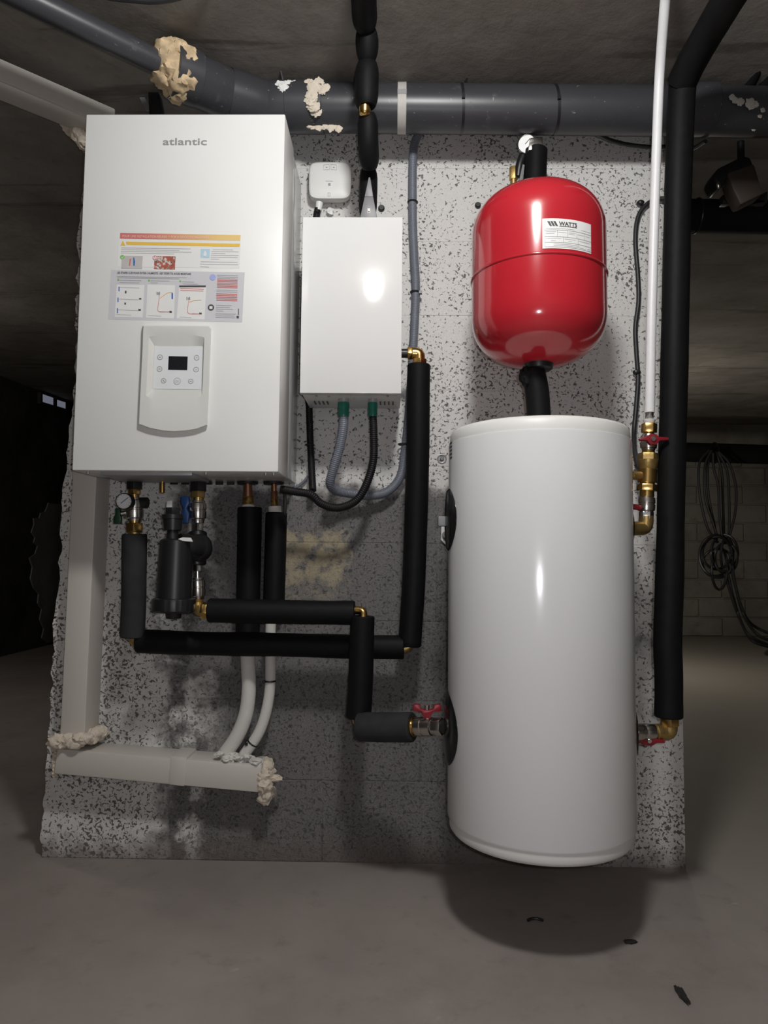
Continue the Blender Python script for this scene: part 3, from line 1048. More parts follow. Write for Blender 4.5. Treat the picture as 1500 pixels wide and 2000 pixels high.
VR = 0.1495
VH = 0.112
VZ1 = at(1051, 618, DT).z
VZ2 = at(1051, 466, DT).z
VX, VY = at(1051, 560, DT).x, TY
vessel = thing('expansion_vessel', 'glossy red expansion vessel above the white tank', 'expansion vessel', (VX, VY, VZ1 - VH))


def ves_prof():
    pr = []
    e = 2.35
    for i in range(17):
        t = math.pi / 2 * i / 16
        pr.append((VZ1 - VH * math.cos(t) ** (2 / e), max(0.004, VR * math.sin(t) ** (2 / e))))
    n = len(pr)
    pr.append((VZ2, VR))
    for i in range(1, 17):
        t = math.pi / 2 * i / 16
        pr.append((VZ2 + VH * math.sin(t) ** (2 / e), max(0.004, VR * math.cos(t) ** (2 / e))))
    return pr


VP = ves_prof()
SZ = at(1051, 493, DT - VR).z
prof = []
for z, r in VP:
    prof.append((z - (VZ1 - VH), r))
G().lathe((VX, VY, VZ1 - VH), (0, 0, 1), prof, 96).build('shell', 'vessel_red', vessel, 60)
sz = SZ - (VZ1 - VH)
G().lathe((VX, VY, VZ1 - VH), (0, 0, 1), [(sz - 0.004, VR - 0.001), (sz - 0.0022, VR + 0.0022), (sz, VR + 0.003), (sz + 0.0022, VR + 0.0022), (sz + 0.004, VR - 0.001)], 96, False, False).build('seam', 'vessel_red', vessel, 80)
G().lathe((VX, VY, VZ1 - VH - 0.012), (0, 0, 1), [(0.0, 0.026), (0.003, 0.031), (0.016, 0.034), (0.022, 0.034)], 32).build('neck_ring', 'black_plastic', vessel)

# name plate wrapped on the shell
path = [(VZ1, VR), (VZ2, VR)] + VP[18:]
arc = [0.0]
for (a0, b0), (a1, b1) in zip(path, path[1:]):
    arc.append(arc[-1] + math.hypot(a1 - a0, b1 - b0))


def ves_pt(u, v, off=0.0008):
    """u metres around (from the label's left edge), v metres up the shell from VZ1"""
    for i in range(len(arc) - 1):
        if arc[i] <= v <= arc[i + 1] or i == len(arc) - 2:
            t = (v - arc[i]) / (arc[i + 1] - arc[i])
            z = path[i][0] + (path[i + 1][0] - path[i][0]) * t
            r = path[i][1] + (path[i + 1][1] - path[i][1]) * t
            dz, dr = path[i + 1][0] - path[i][0], path[i + 1][1] - path[i][1]
            L = math.hypot(dz, dr)
            nr, nz = dz / L, -dr / L
            break
    ang = A0 - u / VR
    rr = r + nr * off
    return Vector((VX - math.sin(ang) * rr, VY - math.cos(ang) * rr, z + nz * off))


A0 = math.asin(-0.006 / VR) + R(10.2)
LW, LH = 0.112, 0.0635
V0 = SZ - VZ1 + 0.0085


def wrap(name, mat, quads, off, parent):
    g = G()
    for (u0, v0, u1, v1) in quads:
        nu = max(1, int((u1 - u0) / 0.006))
        nv = max(1, int((v1 - v0) / 0.006))
        vv, ff = [], []
        for j in range(nv + 1):
            for i in range(nu + 1):
                vv.append(ves_pt(u0 + (u1 - u0) * i / nu, V0 + v0 + (v1 - v0) * j / nv, off))
        for j in range(nv):
            for i in range(nu):
                ff.append((j * (nu + 1) + i, j * (nu + 1) + i + 1, (j + 1) * (nu + 1) + i + 1, (j + 1) * (nu + 1) + i))
        g.add(vv, ff)
    o = g.build(name, mat, parent, 60)
    if len(quads) > 1:
        o['kind'] = 'stuff'
    return o


plate = wrap('name_plate', 'sticker_white', [(0, 0, LW, LH)], 0.0007, vessel)
k = 0.0007
fr_ = 0.0045
lines = [(fr_, LH * .61, LW, LH * .61 + k), (fr_, LH * .385, LW, LH * .385 + k), (fr_, LH * .195, LW, LH * .195 + k), (fr_, LH * .045, LW, LH * .045 + k), (fr_, LH * .045, fr_ + k, LH * .95)]
for u in (.27, .46, .65, .83):
    lines.append((LW * u, LH * .385, LW * u + k, LH * .61))
for u in (.38, .68):
    lines.append((LW * u, LH * .195, LW * u + k, LH * .385))
wrap('table_rules', 'grey_print', lines, 0.0011, plate)
fine = []
for (u0, v0, u1) in ((.06, .55, .25), (.06, .49, .22), (.29, .53, .44), (.48, .54, .63), (.48, .49, .60), (.67, .52, .81), (.85, .52, .96), (.06, .33, .34), (.15, .25, .24), (.41, .32, .62),
                     (.48, .25, .55), (.70, .31, .95), (.2, .14, .7), (.2, .09, .85), (.06, .66, .6), (.75, .69, .97)):
    fine.append((LW * u0, LH * v0, LW * u1, LH * v0 + 0.0009))
wrap('small_print', 'mid_print', fine, 0.0011, plate)


def wrap_text(name, s, u0, v0, u1, h, mat, parent, bold=0.0):
    v, f = text_geo(s, 1.0, bold)
    xs = [p.x for p in v]
    w, xm = max(xs) - min(xs), min(xs)
    g = G().add([ves_pt(u0 + (p.x - xm) / w * (u1 - u0), V0 + v0 + p.y / 0.72 * h, 0.0012) for p in v], f)
    return g.build(name, mat, parent, 60)


wrap_text('brand_letters', 'WATTS', LW * .30, LH * .775, LW * .66, LH * .125, 'dark_print', plate, 0.035)
wrap('brand_underline', 'dark_print', [(LW * .31, LH * .735, LW * .66, LH * .755)], 0.0012, plate)
for i in range(3):
    u0 = LW * (.085 + .055 * i)
    vv = [ves_pt(u0, V0 + LH * .905, .0012), ves_pt(u0 + LW * .042, V0 + LH * .905, .0012), ves_pt(u0 + LW * .09, V0 + LH * .745, .0012), ves_pt(u0 + LW * .05, V0 + LH * .745, .0012)]
    G().add(vv, [(3, 2, 1, 0)]).build('brand_bar', 'dark_print', plate)
wrap_text('ce_mark', 'CE', LW * .90, LH * .065, LW * .98, LH * .075, 'grey_print', plate)

vp = thing('vessel_pipe', 'short bent black insulated pipe between red vessel and white tank', 'pipe', (TX - 0.005, TY, TZ1))
zc = VZ1 - VH - 0.010
sleeve([(VX - 0.014, VY, zc), (VX - 0.006, VY, zc - 0.035), (VX - 0.002, VY, (zc + TZ1) / 2), (VX + 0.002, VY, TZ1 - 0.004)], 0.0262, 5).build('sleeve', 'rubber', vp)
G().blob((VX - 0.030, VY - 0.012, zc - 0.018), 0.018, (0.8, 0.7, 1.25), 0.4, 2.2, 3, 4).build('torn_flap', 'rubber', vp)

# safety group behind the vessel
sg = thing('air_vent_group', 'black sleeved fitting with dial gauge and brass nut above the red vessel', 'fitting', at(1045, 360, 1.80))
DS = 1.80
sleeve([at(1043, 440, DS), at(1045, 360, DS), at(1047, 293, DS)], pxr(23, DS), 8).build('sleeve', 'rubber', sg)
G().slab(pxpoly([(1036, 268), (1060, 266), (1062, 292), (1032, 293)], 1.775), (0, 0.04, 0)).build('square_cap', 'nickel', sg, bevel=0.003)
c = at(1029, 281, 1.79)
ga = Vector((-0.25, -1, -0.25)).normalized()
gau = G().lathe(c, -ga, [(0.0, 0.0235), (0.004, 0.025), (0.022, 0.025), (0.026, 0.02)], 28).build('gauge', 'black_plastic', sg)
G().lathe(c + ga * 0.0006, -ga, [(0.0, 0.0215), (0.002, 0.0215)], 28).build('dial', 'sticker_white', gau)
G().torus(c + ga * 0.001, ga, 0.0228, 0.0014, 28).build('rim', 'steel', gau)
_, gu, gw = frame(ga)
G().rod(c + ga * 0.0016 - gu * 0.004, c + ga * 0.0016 + (gu * 0.6 + gw * 0.8) * 0.016, 0.0008, 6).build('needle', 'dark_print', gau)
smooth_tube([at(1028, 290, 1.81), at(1016, 320, 1.81), at(1012, 345, 1.815)], 0.011, 12).build('gauge_stem', 'black_plastic', sg)
stack(sg, 1003, 325, 1003, 385, 1.82, [('brass_nut', 327, 352, 9, 9, 'hex', 'brass_dull'), ('brass_body', 350, 400, 7, 6, 'cyl', 'brass_dull')])
smooth_tube([at(1003, 336, 1.82), at(1013, 325, 1.82), at(1022, 312, 1.815)], 0.008, 12).build('brass_arm', 'brass_dull', sg)
G().slab(pxpoly([(1021, 320), (1025, 322), (1016, 400), (1004, 400)], 1.79), (0, 0.01, 0)).build('bracket', 'valve_grey', sg, bevel=0.001)

# ------------------------------------------------------------------ waste pipe under the ceiling
DPV = 1.77
pv = thing('waste_pipe', 'thick grey plastic waste pipe running under the ceiling', 'pipe', at(900, 262, DPV))
PR = 0.0585
A_ = at(1640, 226, DPV)
B_ = at(520, 204, DPV)
E_ = at(392, 163, 1.685)
C_ = at(345, 139, 1.625)
hz = (A_.z + B_.z) / 2
for q in (A_, B_, E_, C_):
    q.z = q.z * 0.5 + hz * 0.5
bend = [B_ + Vector((0.07, 0, 0)), B_ + Vector((0.035, 0, 0)), B_, B_.lerp(E_, 0.25), B_.lerp(E_, 0.6)]
G().rod(A_, B_ + Vector((0.02, 0, 0)), PR, 40).build('pipe', 'pvc', pv)
G().tube(resample(crom(bend, 8), 0.006), PR + 0.0035, 40).build('elbow', 'pvc', pv)
G().rod(B_ + Vector((0.055, 0, 0)), B_ + Vector((0.15, 0, 0)), PR + 0.0045, 40, bev=0.001).build('socket', 'pvc', pv)
G().rod(B_.lerp(E_, 0.55), C_, PR, 40).build('pipe', 'pvc', pv)
dirv = (C_ - B_).normalized()
G().rod(C_ - dirv * 0.05, C_ + dirv * 0.012, PR + 0.0045, 40, bev=0.001).build('socket', 'pvc', pv)
Q0 = C_ + dirv * 0.005
Q1 = at(-60, -58, 1.33)
G().rod(Q0, Q1, 0.0285, 32).build('branch_pipe', 'pvc', pv)
x14 = at(1375, 222, DPV).x
G().rod(Vector((x14 - 0.05, A_.y, hz)), Vector((x14 + 0.02, A_.y, hz)), PR + 0.0045, 40, bev=0.001).build('socket', 'pvc', pv)
for sx, rad, mat, nm, wd in ((785, PR + 0.0015, 'strap', 'beige_strap', 0.011), (905, PR + 0.0012, 'black_plastic', 'zip_tie', 0.0035), (1092, PR + 0.0012, 'black_plastic', 'zip_tie', 0.0035)):
    cx_ = at(sx, 215, DPV - PR).x
    zc_ = B_.z + (A_.z - B_.z) * (cx_ - B_.x) / (A_.x - B_.x)
    ti = 0.10 if sx == 1092 else (0.05 if sx == 905 else 0.0)
    o = Vector((cx_, A_.y, zc_))
    ax = Vector((1, 0, ti))
    s_ = G().lathe(o - ax.normalized() * wd, ax, [(0, rad - 0.003), (0, rad), (2 * wd, rad), (2 * wd, rad - 0.003)], 48).build(nm, mat, pv)
    if nm == 'zip_tie':
        G().box((cx_ - 0.004, A_.y - rad - 0.004, zc_ - 0.012), (cx_ + 0.004, A_.y - rad + 0.002, zc_ - 0.002)).build('tie_head', 'black_plastic', s_)
    else:
        G().box((cx_ - 0.0115, A_.y - rad - 0.001, zc_ - 0.001), (cx_ + 0.0115, A_.y - rad + 0.002, zc_ + 0.012)).build('buckle', 'grey_print', s_)
q = at(908, 160, DPV - 0.02)
smooth_tube([q, q + Vector((0.006, 0, 0.010)), q + Vector((0.012, 0.0, 0.018))], 0.002, 6).build('tie_tail', 'black_plastic', pv)
# foam and filler on the pipe
g = G()
for i in range(9):
    t = random.uniform(-0.028, 0.03)
    th = random.uniform(-2.6, 1.3)
    a, u, w = frame(dirv)
    rr = 0.045 if t > 0.0 else 0.055
    g.blob(C_ + dirv * (0.012 + t) + (u * math.cos(th) + w * math.sin(th)) * rr * 0.70, 0.030, (1, 1, 1), 0.28, 2.6, 3, i)
g.blob(C_ + dirv * 0.014, 0.05, (1, 1, 1), 0.25, 3.2, 4, 3)
g.build('foam_collar', 'foam_brown', pv)


def smear(name, pts, mat, seed):
    """filler dabbed on the front of the straight pipe: px positions with size"""
    g = G()
    for i, (x, y, r_) in enumerate(pts):
        d = DPV
        for _ in range(4):
            p = at(x, y, d)
            dz = p.z - (B_.z + (A_.z - B_.z) * (p.x - B_.x) / (A_.x - B_.x))
            d = DPV - math.sqrt(max(0.0002, (PR + 0.004) ** 2 - dz * dz))
        p = at(x, y, d)
        g.blob(p, pxr(r_ * 1.35, d), (1.1, 0.28, 1.2), 0.45, 2.4, 3, seed + i)
    return g.build(name, mat, pv)


smear('filler', [(603, 165, 7), (612, 172, 9), (622, 165, 8), (610, 184, 8), (607, 195, 8), (613, 206, 9), (618, 216, 8), (614, 228, 8), (622, 238, 10), (608, 240, 8), (634, 244, 6), (647, 248, 6), (661, 251, 5), (630, 176, 6), (638, 170, 5)], 'foam', 20)
smear('filler', [(545, 166, 6), (553, 170, 7), (560, 166, 6), (566, 164, 5), (574, 163, 4)], 'plastic_white', 44)
smear('filler', [(1430, 190, 4), (1436, 196, 4), (1446, 199, 5), (1466, 202, 7), (1476, 204, 4), (1490, 215, 3), (1484, 226, 3), (1478, 240, 3), (1472, 252, 2.5)], 'strap', 60)
hg = G().slab(pxpoly([(289, 178), (300, 158), (306, 165), (318, 222), (300, 232), (291, 222)], 1.80), (0, 0.03, 0)).build('pipe_hanger', 'black_plastic', pv, bevel=0.002)
G().slab(pxpoly([(240, 122), (246, 122), (296, 215), (284, 215)], 1.82), (0, 0.006, 0)).build('hanger_band', 'valve_grey', pv)

# ------------------------------------------------------------------ middle insulated riser
ri = thing('insulated_riser', 'stacked black foam sleeves rising from the electric box to the ceiling', 'pipe', at(719, 424, 1.74))
segs = [([(718, 424, 1.745), (719, 380, 1.745), (720, 329, 1.745)], 18.5), ([(722, 327, 1.70), (719, 280, 1.655), (718, 222, 1.635)], 21.5),
        ([(716, 208, 1.615), (716, 165, 1.61), (718, 122, 1.605)], 23.5), ([(717, 118, 1.60), (717, 85, 1.585), (715, 52, 1.565)], 23.5), ([(713, 54, 1.56), (711, 10, 1.50), (708, -60, 1.39)], 25)]
for i, (pp, w) in enumerate(segs):
    P = [at(*q) for q in pp]
    o = sleeve(P, pxr(w, pp[0][2]), 20 + i, wob=0.04, taper=0.22, inner=0.45)
    o.build('sleeve', 'rubber', ri)
G().lathe(at(712, 228, 1.617), at(713, 196, 1.612) - at(712, 228, 1.617), [(0, 0.003), (0.002, 0.009), (0.006, 0.0125), (0.012, 0.0135), (0.036, 0.0135)], 24).build('brass_elbow', 'brass', ri)
smooth_tube([at(719, 440, 1.745), at(719, 330, 1.745), at(719, 250, 1.65), at(716, 100, 1.6), at(711, -20, 1.45)], 0.009, 10).build('pipe', 'copper', ri)

# ------------------------------------------------------------------ flexible conduits
gc = thing('grey_conduit', 'blue-grey corrugated conduit looping from the ceiling into the electric box', 'conduit', at(720, 968, 1.84))
pp = [(832, 232, 1.872), (817, 262, 1.875), (807, 300, 1.877), (806, 420, 1.878), (809, 500, 1.878), (812, 570, 1.878), (807, 680, 1.878), (799, 800, 1.878), (791, 880, 1.877), (782, 930, 1.872),
      (757, 960, 1.865), (722, 968, 1.855), (685, 964, 1.84), (657, 958, 1.815), (645, 945, 1.79), (650, 920, 1.775), (662, 880, 1.765), (670, 840, 1.757), (672, 806, 1.755)]
corrugated([at(*q) for q in pp], pxr(9.0, 1.86)).build('hose', 'conduit_grey', gc, 80)


def gland(root, x, y0, y1, d, rp):
    p, q = at(x, y0, d), at(x, y1, d)
    p.z = ez0 + 0.0035
    L = (q - p).length
    r_ = pxr(rp, d)
    G().lathe(p, q - p, [(0, r_ * .95), (L * .22, r_ * .95)], 24).build('gland_collar', 'steel_grey', root)
    G().lathe(p, q - p, [(L * .22, r_ * 1.03), (L * .3, r_ * 1.06), (L * .55, r_ * 1.04), (L * .72, r_ * .98), (L * .85, r_ * 1.05), (L, r_ * .95)], 24).build('gland', 'green_gland', root)


gland(gc, 671, 780, 814, 1.755, 11)
for tx, ty in ((806, 395), (811, 571), (788, 868)):
    c = at(tx, ty, 1.877)
    G().torus(c, (0.03, 0, 1), pxr(9.6, 1.877), 0.0022, 20, 8).build('zip_tie', 'black_plastic', gc)
c = at(821, 571, 1.87)
G().box((c.x - 0.004, c.y - 0.004, c.z - 0.004), (c.x + 0.005, c.y + 0.006, c.z + 0.004)).build('tie_head', 'black_plastic', gc)

bc = thing('black_conduit', 'black corrugated conduit curving from the electric box to the boiler', 'conduit', at(660, 994, 1.76))
pp = [(728, 806, 1.755), (730, 850, 1.757), (729, 900, 1.76), (716, 945, 1.765), (695, 978, 1.768), (660, 992, 1.765), (628, 984, 1.755), (607, 966, 1.745), (575, 960, 1.735), (548, 955, 1.73)]
corrugated([at(*q) for q in pp], pxr(8.2, 1.76), 0.0052, 0.14).build('hose', 'conduit_black', bc, 80)
gland(bc, 728, 782, 814, 1.755, 9.2)
bd = thing('thin_black_conduit', 'straight black corrugated conduit dropping behind the electric box beside the boiler', 'conduit', at(610, 960, 1.87))
pp = [(621, 406, 1.872), (617, 440, 1.882), (612, 600, 1.885), (603, 760, 1.885), (604, 800, 1.884), (606, 860, 1.88), (609, 920, 1.865), (611, 958, 1.84)]
corrugated([at(*q) for q in pp], pxr(7.2, 1.88), 0.0052, 0.14).build('hose', 'conduit_black', bd, 80)
G().torus(at(605, 869, 1.879), (0, 0, 1), pxr(8.2, 1.88), 0.0022, 20, 8).build('zip_tie', 'black_plastic', bd)

gw_ = smooth_tube([at(556, 957, 1.88), at(575, 953, 1.885), at(592, 942, 1.888), at(602, 930, 1.89)], 0.004, 8)
tag(gw_.build('grey_cable', 'conduit_grey'), 'short thin grey cable arching on the wall right of the boiler bottom', 'cable')

# ------------------------------------------------------------------ flow pipe (electric box -> left valve)
DA = 1.785
fa = thing('flow_pipe', 'long black insulated pipe from the electric box elbow round to the gauge valve', 'pipe', at(530, 1262, DA))
DE = 1.765
ax = at(789, 690, DE)
G().rod(Vector((ex1 - 0.003, ax.y, ax.z)), at(800, 690, DE), pxr(9, DE), 20).build('threaded_stub', 'black_plastic', fa)
G().rod(at(796, 690, DE), at(806, 690, DE), pxr(14, DE), 6, ph=R(15)).build('brass_nut', 'brass', fa, 30, bevel=0.001)
G().tube(resample(crom([at(804, 690, DE), at(812, 690, DE), at(818, 692, DE), at(819, 700, DE), at(819, 712, DE)], 8), 0.003), pxr(11.5, DE), 20).build('brass_elbow', 'brass', fa)
G().rod(at(819, 702, DE), at(819, 716, DE), pxr(15, DE), 6, ph=R(20)).build('brass_nut', 'brass', fa, 30, bevel=0.001)
sleeve([at(818, 712, DE), at(817, 800, 1.77), at(816, 900, 1.775), at(812, 1030, DA), at(808, 1140, DA), at(803, 1215, DA), at(800, 1262, DA)], pxr(22.5, 1.775), 31).build('sleeve', 'rubber', fa)
G().tube(resample(crom([at(803, 1235, DA - .005), at(801, 1258, DA - .005), at(793, 1267, DA - .005), at(775, 1266, DA - .005)], 8), 0.004), pxr(9, DA), 16).build('brass_elbow', 'brass_dull', fa)
sleeve([at(269, 1252, DA), at(400, 1257, DA), at(540, 1259, DA), at(690, 1263, DA), at(789, 1264, DA)], pxr(23, DA), 32, wob=0.03).build('sleeve', 'rubber', fa)
G().tube(resample(crom([at(262, 1232, 1.775), at(261, 1246, 1.78), at(266, 1254, DA), at(280, 1254, DA)], 8), 0.004), pxr(10, DA), 16).build('brass_elbow', 'brass_dull', fa)
sleeve([at(263, 1043, 1.755), at(262, 1110, 1.757), at(261, 1180, 1.765), at(258, 1244, 1.77)], pxr(23.5, 1.76), 33).build('sleeve', 'rubber_dusty', fa)

# valve with gauge, under the left of the boiler
DV = 1.745
va = thing('gauge_valve', 'nickel shutoff valve with round pressure gauge and green lever below the boiler', 'valve', at(263, 1040, DV))
stack(va, 263, 936, 263, 1046, DV, [('black_union', 936, 956, 16, 20, 'hex', 'black_plastic'), ('brass_nut', 954, 966, 13, 13, 'hex', 'brass'), ('brass_neck', 964, 976, 9, 9, 'cyl', 'brass'),
                                   ('valve_body', 972, 1018, 17, 17, 'ball', 'nickel'), ('brass_neck', 1015, 1024, 11, 11, 'cyl', 'brass'), ('brass_nut', 1022, 1040, 17, 17, 'hex', 'brass'),
                                   ('tail', 1038, 1050, 11, 11, 'cyl', 'brass_dull')])
G().rod(at(263, 981, DV), at(289, 982, DV), pxr(10, DV), 16, pxr(11, DV), bev=0.002).build('side_knob', 'black_plastic', va)
c = at(242, 979, 1.70)
gau = G().lathe(c, (0, 1, 0), [(0, 0.0195), (0.003, 0.0205), (0.02, 0.0205), (0.024, 0.015)], 32).build('gauge', 'black_plastic', va)
G().rod(c - Vector((0, 0.0005, 0)), c + Vector((0, 0.001, 0)), 0.0182, 32).build('dial', 'sticker_white', gau)
G().torus(c - Vector((0, 0.0008, 0)), (0, 1, 0), 0.0190, 0.0011, 32).build('rim', 'black_plastic', gau)
G().rod(at(236, 983, 1.698), at(250, 972, 1.698), 0.0009, 6).build('needle', 'blue_print', gau)
for k in range(11):
    th = R(-40 + 26 * k)
    p0 = c + Vector((-math.cos(th) * 0.0145, -0.001, math.sin(th) * 0.0145))
    p1 = c + Vector((-math.cos(th) * 0.0168, -0.001, math.sin(th) * 0.0168))
    G().rod(p0, p1, 0.0004, 4).build('tick', 'dark_print', gau)
G().rod(at(246, 981, 1.715), at(259, 985, DV), pxr(7, DV), 14).build('gauge_stem', 'black_plastic', va)
G().rod(at(232, 1004, 1.735), at(250, 1000, DV), pxr(6, DV), 12).build('lever_stem', 'nickel', va)
G().slab(pxpoly([(224, 992), (234, 992), (234, 1002), (236, 1012), (235, 1023), (221, 1023), (221, 1012), (225, 1003)], 1.725), (0, 0.012, 0)).build('lever', 'green_handle', va, bevel=0.002)
tag(G().rod(at(317, 938, 1.76), at(317, 963, 1.76), pxr(5.2, 1.76), 16, bev=0.001).build('drain_stub', 'brass'), 'short brass stub tube poking out under the boiler between both valves', 'pipe')

# return valve with blue lever
vb = thing('blue_lever_valve', 'nickel and brass valve stack with blue lever under the boiler', 'valve', at(387, 1042, 1.735))
DB = 1.735
stack(vb, 388, 936, 386, 1046, DB, [('black_union', 936, 960, 17, 17, 'hex', 'black_plastic'), ('brass_nut', 958, 972, 14, 14, 'hex', 'brass_dull'), ('brass_neck', 970, 983, 11, 11, 'cyl', 'brass'),
                                   ('valve_body', 978, 1018, 16, 16, 'ball', 'nickel'), ('collar', 1014, 1022, 12, 12, 'cyl', 'steel'), ('union_nut', 1020, 1044, 12, 13, 'hex', 'nickel')])
G().rod(at(368, 994, 1.725), at(378, 994, DB), pxr(6, DB), 12).build('lever_stem', 'nickel', vb)
G().slab(pxpoly([(354, 969), (368, 969), (369, 984), (364, 992), (369, 1003), (367, 1022), (354, 1021), (353, 1004), (358, 992), (353, 982)], 1.715), (0, 0.013, 0)).build('lever', 'blue_handle', vb, bevel=0.002)

# magnetic filter
DF = 1.665
mf = thing('dirt_filter', 'black plastic dirt filter canister with screw cap hanging under the boiler', 'filter', at(341, 1207, DF))
fx0, fx1 = 345, 340
P0, P1 = at(345, 1056, DF), at(340, 1168, DF)
L = (P1 - P0).length
G().lathe(P0, P1 - P0, [(-0.004, pxr(26, DF)), (0.0, pxr(31, DF)), (L * .5, pxr(32.5, DF)), (L, pxr(34, DF))], 40).build('canister', 'black_plastic', mf)
P2 = at(339, 1196, DF)
L2 = (P2 - P1).length
g = G()
rg = []
a, u, w = frame(P2 - P1)
for t, r_ in ((0, 36), (0.0015, 40.5), (L2 * .2, 41.5), (L2 * .85, 41), (L2, 37)):
    rg.append([P1 + a * t + (u * math.cos(2 * math.pi * i / 72) + w * math.sin(2 * math.pi * i / 72)) * pxr(r_, DF) * (1 - (0.03 if i % 6 == 0 else 0.0)) for i in range(72)])
g.rings(rg).build('screw_cap', 'black_plastic', mf)
stack(mf, 339, 1190, 339, 1210, DF, [('drain_knob', 1192, 1208, 16.5, 14.5, 'cyl', 'black_plastic')])
stack(mf, 338, 985, 337, 1060, DF, [('neck', 1032, 1062, 10, 13, 'cyl', 'black_plastic'), ('collar', 1012, 1036, 19, 17, 'cyl', 'black_plastic'), ('collar_rim', 1005, 1014, 21, 21, 'cyl', 'black_plastic'),
                                   ('vent_head', 992, 1007, 15, 15, 'hex', 'black_plastic')])
G().slab(pxpoly([(325.5, 979), (336, 977), (335.5, 991), (324.5, 991)], DF - 0.008), (0, 0.012, 0)).build('white_cap', 'plastic_white', mf, bevel=0.001)
G().blob(at(390, 1070, 1.715), pxr(28, 1.7), (0.9, 0.9, 1.0), 0.03, 2.0, 3, 1).build('ball_joint', 'black_plastic', mf)
G().tube(resample(crom([at(350, 1064, DF), at(368, 1066, 1.68), at(388, 1069, 1.705)], 8), 0.005), pxr(22, 1.69), 24).build('side_arm', 'black_plastic', mf)
G().rod(at(386, 1040, 1.735), at(386, 1056, 1.73), pxr(18, 1.73), 24, bev=0.002).build('arm_collar', 'black_plastic', mf)
G().rod(at(386, 1088, 1.73), at(385, 1103, 1.73), pxr(17, 1.73), 24, bev=0.002).build('arm_collar', 'black_plastic', mf)
G().slab(pxpoly([(345, 1054), (356, 1050), (372, 1051), (376, 1058), (362, 1057)], DF - 0.03), (0, 0.004, 0.001)).build('paper_tag', 'sticker_white', mf)

# lower valve under the filter
vc = thing('filter_valve', 'short nickel valve below the dirt filter turning into the brass elbow', 'valve', at(385, 1180, 1.725))
stack(vc, 385, 1098, 387, 1182, 1.725, [('square_nut', 1100, 1116, 10, 10, 'hex', 'steel'), ('spindle', 1114, 1132, 5, 5, 'cyl', 'steel'), ('valve_body', 1128, 1170, 15, 15, 'ball', 'nickel'),
                                       ('brass_neck', 1166, 1184, 11, 10, 'thread', 'brass_dull')])

# ------------------------------------------------------------------ return pipe (filter -> tank)
fb = thing('return_pipe', 'black insulated pipe stepping from the filter down to the tank with brass corners', 'pipe', at(702, 1440, 1.69))
D_ = 1.715
G().tube(resample(crom([at(387, 1178, 1.725), at(387, 1188, 1.722), at(392, 1193, D_), at(408, 1193, D_)], 8), 0.003), pxr(11.5, D_), 18).build('brass_elbow', 'brass_dull', fb)
G().rod(at(394, 1192, D_), at(407, 1193, D_), pxr(17, D_), 6, ph=R(12)).build('brass_nut', 'brass', fb, 30, bevel=0.001)
sleeve([at(408, 1192, D_), at(500, 1194, D_), at(600, 1196, D_), at(693, 1197, D_)], pxr(23.5, D_), 41).build('sleeve', 'rubber', fb)
G().tube(resample(crom([at(688, 1192, 1.71), at(702, 1192, 1.708), at(709, 1196, 1.705), at(709, 1208, 1.702)], 8), 0.003), pxr(8, D_), 16).build('brass_elbow', 'brass', fb)
sleeve([at(708, 1203, 1.70), at(706, 1270, 1.70), at(704, 1340, 1.70), at(700, 1402, 1.70)], pxr(24, 1.7), 42).build('sleeve', 'rubber', fb)
G().tube(resample(crom([at(697, 1394, 1.69), at(696, 1408, 1.688), at(701, 1414, 1.685), at(716, 1415, 1.68)], 8), 0.003), pxr(7.5, D_), 16).build('brass_elbow', 'brass', fb)
sleeve([at(702, 1419, 1.68), at(750, 1420, 1.655), at(806, 1420, 1.625)], pxr(27.5, 1.66), 43, wob=0.035).build('sleeve', 'rubber_dusty', fb)


def hstack(root, x0, y0, x1, y1, d0, d1, parts):
    A, B = at(x0, y0, d0), at(x1, y1, d1)
    for name, t0, t1, r0, kind, mat in parts:
        p, q = A.lerp(B, (t0 - x0) / (x1 - x0)), A.lerp(B, (t1 - x0) / (x1 - x0))
        L = (q - p).length
        r_ = pxr(r0, (d0 + d1) / 2)
        g = G()
        if kind == 'hex':
            g.rod(p, q, r_, 6, ph=R(15)).build(name, mat, root, 30, bevel=0.001)
        elif kind == 'ball':
            m = r_
            g.lathe(p, q - p, [(0, m * .8), (L * .1, m * .84), (L * .14, m * .97), (L * .3, m), (L * .42, m), (L * .45, m * .93), (L * .5, m * .93), (L * .53, m), (L * .7, m), (L * .86, m * .97), (L * .9, m * .84), (L, m * .8)], 24).build(name, mat, root)
        else:
            g.rod(p, q, r_, 24, bev=0.0008).build(name, mat, root)


v3 = thing('tank_inlet_valve', 'nickel valve with red butterfly handle at the lower left of the tank', 'valve', at(836, 1438, 1.6))
hstack(v3, 803, 1419, 873, 1419, 1.626, 1.58, [('brass_ring', 804, 810, 19, 'cyl', 'brass'), ('valve_body', 808, 850, 18, 'ball', 'nickel'), ('hex_end', 847, 864, 17, 'hex', 'nickel'), ('black_adapter', 862, 876, 13, 'cyl', 'black_plastic')])


